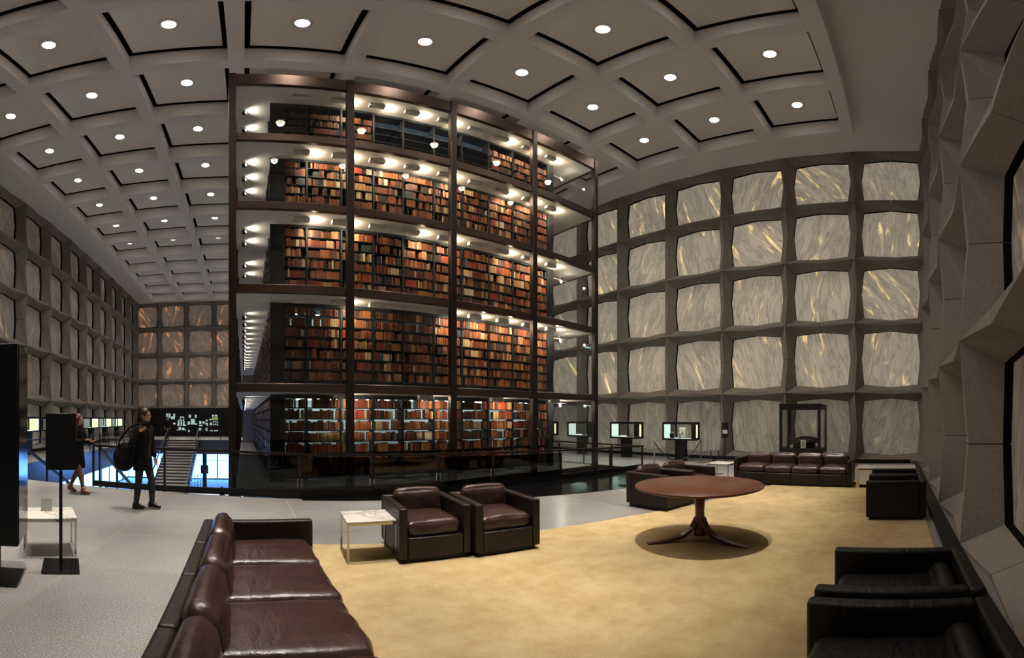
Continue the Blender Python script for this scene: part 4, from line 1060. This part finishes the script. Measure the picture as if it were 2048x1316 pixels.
    # footwear
    for sd in 'rl':
        kn, an = V('kn'+sd), V('an'+sd); f = Vector((math.cos(J['ft'+sd][0]),0,-math.sin(J['ft'+sd][0]))); mb = MB()
        hi = P.get('boot', .35)
        capsule(mb, an.lerp(kn, hi), an, .055*s+.004, .048*s)
        capsule(mb, an+Vector((-.035,0,-.04))*s, an-Vector((0,0,.04))+f*.155*s, .044*s, .036*s); capsule(mb, an+Vector((-.02,0,-.01))*s, an-Vector((0,0,.025))+f*.07*s, .05*s, .042*s)
        capsule(mb, an+Vector((-.055,0,-.05))*s, an+Vector((-.055,0,-.066))*s, .026*s, .024*s)
        g('boot' if hi > .2 else 'shoe', mb, P['shoe'])
    # coat with sleeves
    mb = MB(); c = P['coat_low']*s; fl = P.get('flare', .0)
    loft(mb, [(V('pel').x,0,c,(.15+fl)*s,(.195+fl)*s),(V('pel').x,0,.5*(c+.95*s),(.15+fl*.5)*s,(.20+fl*.5)*s),(V('pel').x,0,.95*s,.142*s,.185*s),(V('chest').x*.5,0,1.08*s,.132*s,.168*s),(V('chest').x,0,1.24*s,.145*s,.18*s),(V('chest').x,0,1.36*s,.135*s,.185*s),(V('chest').x*.9,0,1.43*s,.105*s,.14*s),(V('neck').x,0,1.475*s,.075*s,.085*s)])
    for sd in 'rl':
        sh, el, wr = V('sh'+sd), V('el'+sd), V('wr'+sd)
        capsule(mb, Vector((sh.x,sh.y*.5,sh.z+.005)), sh, .075*s, .07*s); capsule(mb, sh, el, .068*s, .058*s); capsule(mb, el, el.lerp(wr,.93), .057*s, .045*s)
    g('coat', mb, P['coat'])
    if P.get('scarf'):
        mb = MB(); n = V('neck')
        for k in range(14):
            a, b = 2*PI*k/14, 2*PI*(k+1)/14; capsule(mb, n+Vector((.075*math.cos(a),.075*math.sin(a),.0))*s, n+Vector((.075*math.cos(b),.075*math.sin(b),.0))*s, .042*s, .042*s, 8)
        g('scarf', mb, P['scarf'])
    if P.get('front'):
        mb = MB(); loft(mb, [(V('pel').x+.075,0,.86*s,.085*s,.045*s),(V('chest').x+.065,0,1.2*s,.088*s,.04*s),(V('chest').x+.05,0,1.38*s,.088*s,.035*s)]); g('shirt_front', mb, P['front'])
    return t
walk = dict(pel=(0,0,.9), chest=(.02,0,1.25), neck=(.03,0,1.46), head=(.06,0,1.60), shr=(.02,-.175,1.385), shl=(.02,.175,1.385),
    elr=(-.06,-.27,1.13), wrr=(.05,-.19,1.33), hdr=(.62,.15,.35), thr=(0,.3,1), ell=(.03,.235,1.12), wrl=(.10,.22,.90), hdl=(.15,0,-1), thl=(1,0,0),
    hpr=(0,-.088,.87), hpl=(0,.088,.87), knr=(-.03,-.085,.475), knl=(.13,.085,.50), anr=(-.09,-.085,.083), anl=(.135,.085,.105), ftr=(.0,), ftl=(.12,))
w1 = person('person in dark jacket and black boots walking right with a shoulder bag', (-1.76, 7.12, .0), math.radians(-22),
    dict(j=walk, hair=M['hair_dark'], legs=M['cloth_navy'], shoe=M['boot'], coat=M['cloth_black'], coat_low=.68, flare=.01, scarf=M['cloth_black'], front=M['cloth_brown'], boot=.4, long=False, curl=.35), .0095)
t = thing('shoulder_bag', 'big slouchy black bag hanging at the hip of the walking person', 'bag', (-1.76, 7.12, 0), math.radians(-22))
mb = MB(); ball(mb, (-.27,-.20,.88), .24, .11, .23, 18); ball(mb, (-.22,-.20,1.0), .20, .09, .16, 14); ball(mb, (-.34,-.19,.80), .15, .10, .13, 12); fuse(mb, 'bag_body', M['cloth_black'], t, .012)
mb = MB(); mb.tube([(-.40,-.22,1.02),(-.30,-.27,1.2),(-.10,-.265,1.40),(.02,-.20,1.47),(.06,-.16,1.44),(.0,-.255,1.25),(-.10,-.25,1.05)], .016, 8); mb.build('strap', M['cloth_black'], t)
w2j = dict(walk); w2j.update(elr=(.12,-.22,1.12), wrr=(.32,-.14,1.18), hdr=(1,.1,.0), thr=(0,0,1), ell=(.10,.22,1.12), wrl=(.28,.12,1.14), hdl=(1,-.1,0), thl=(0,0,1),
    knr=(.14,-.085,.49), anr=(.24,-.085,.085), knl=(-.04,.085,.475), anl=(-.25,.085,.115), ftr=(0.0,), ftl=(.35,))
person('person with long red hair and tan shoes walking behind the sign', (-3.50, 8.25, 0), math.radians(-12),
    dict(j=w2j, s=.955, hair=M['hair_red'], legs=M['sock_brown'], shoe=M['shoe_tan'], coat=M['cloth_black'], coat_low=.55, flare=.03, boot=.08, long=True, curl=.5, leg_e=.003), .011)
st = dict(walk); st.update(knr=(.0,-.085,.475), anr=(0,-.085,.083), knl=(.0,.085,.475), anl=(0,.085,.083), ftl=(0,), elr=(.0,-.25,1.12), wrr=(.12,-.2,.92), hdr=(.3,0,-1), thr=(1,0,0))
person('person in black standing at the head of the far stairs', (-6.05, 32.4, 0), math.radians(-60),
    dict(j=st, hair=M['hair_dark'], legs=M['cloth_black'], shoe=M['boot'], coat=M['cloth_black'], coat_low=.78, boot=.3), .016)
person('person in dark suit on the ground storey, only head and shoulders showing', (-1.12, 21.9, LZ), math.radians(-150),
    dict(j=st, s=1.02, hair=M['hair_dark'], legs=M['cloth_black'], shoe=M['boot'], coat=M['cloth_black'], coat_low=.75, front=M['paper'], boot=.1), .016)
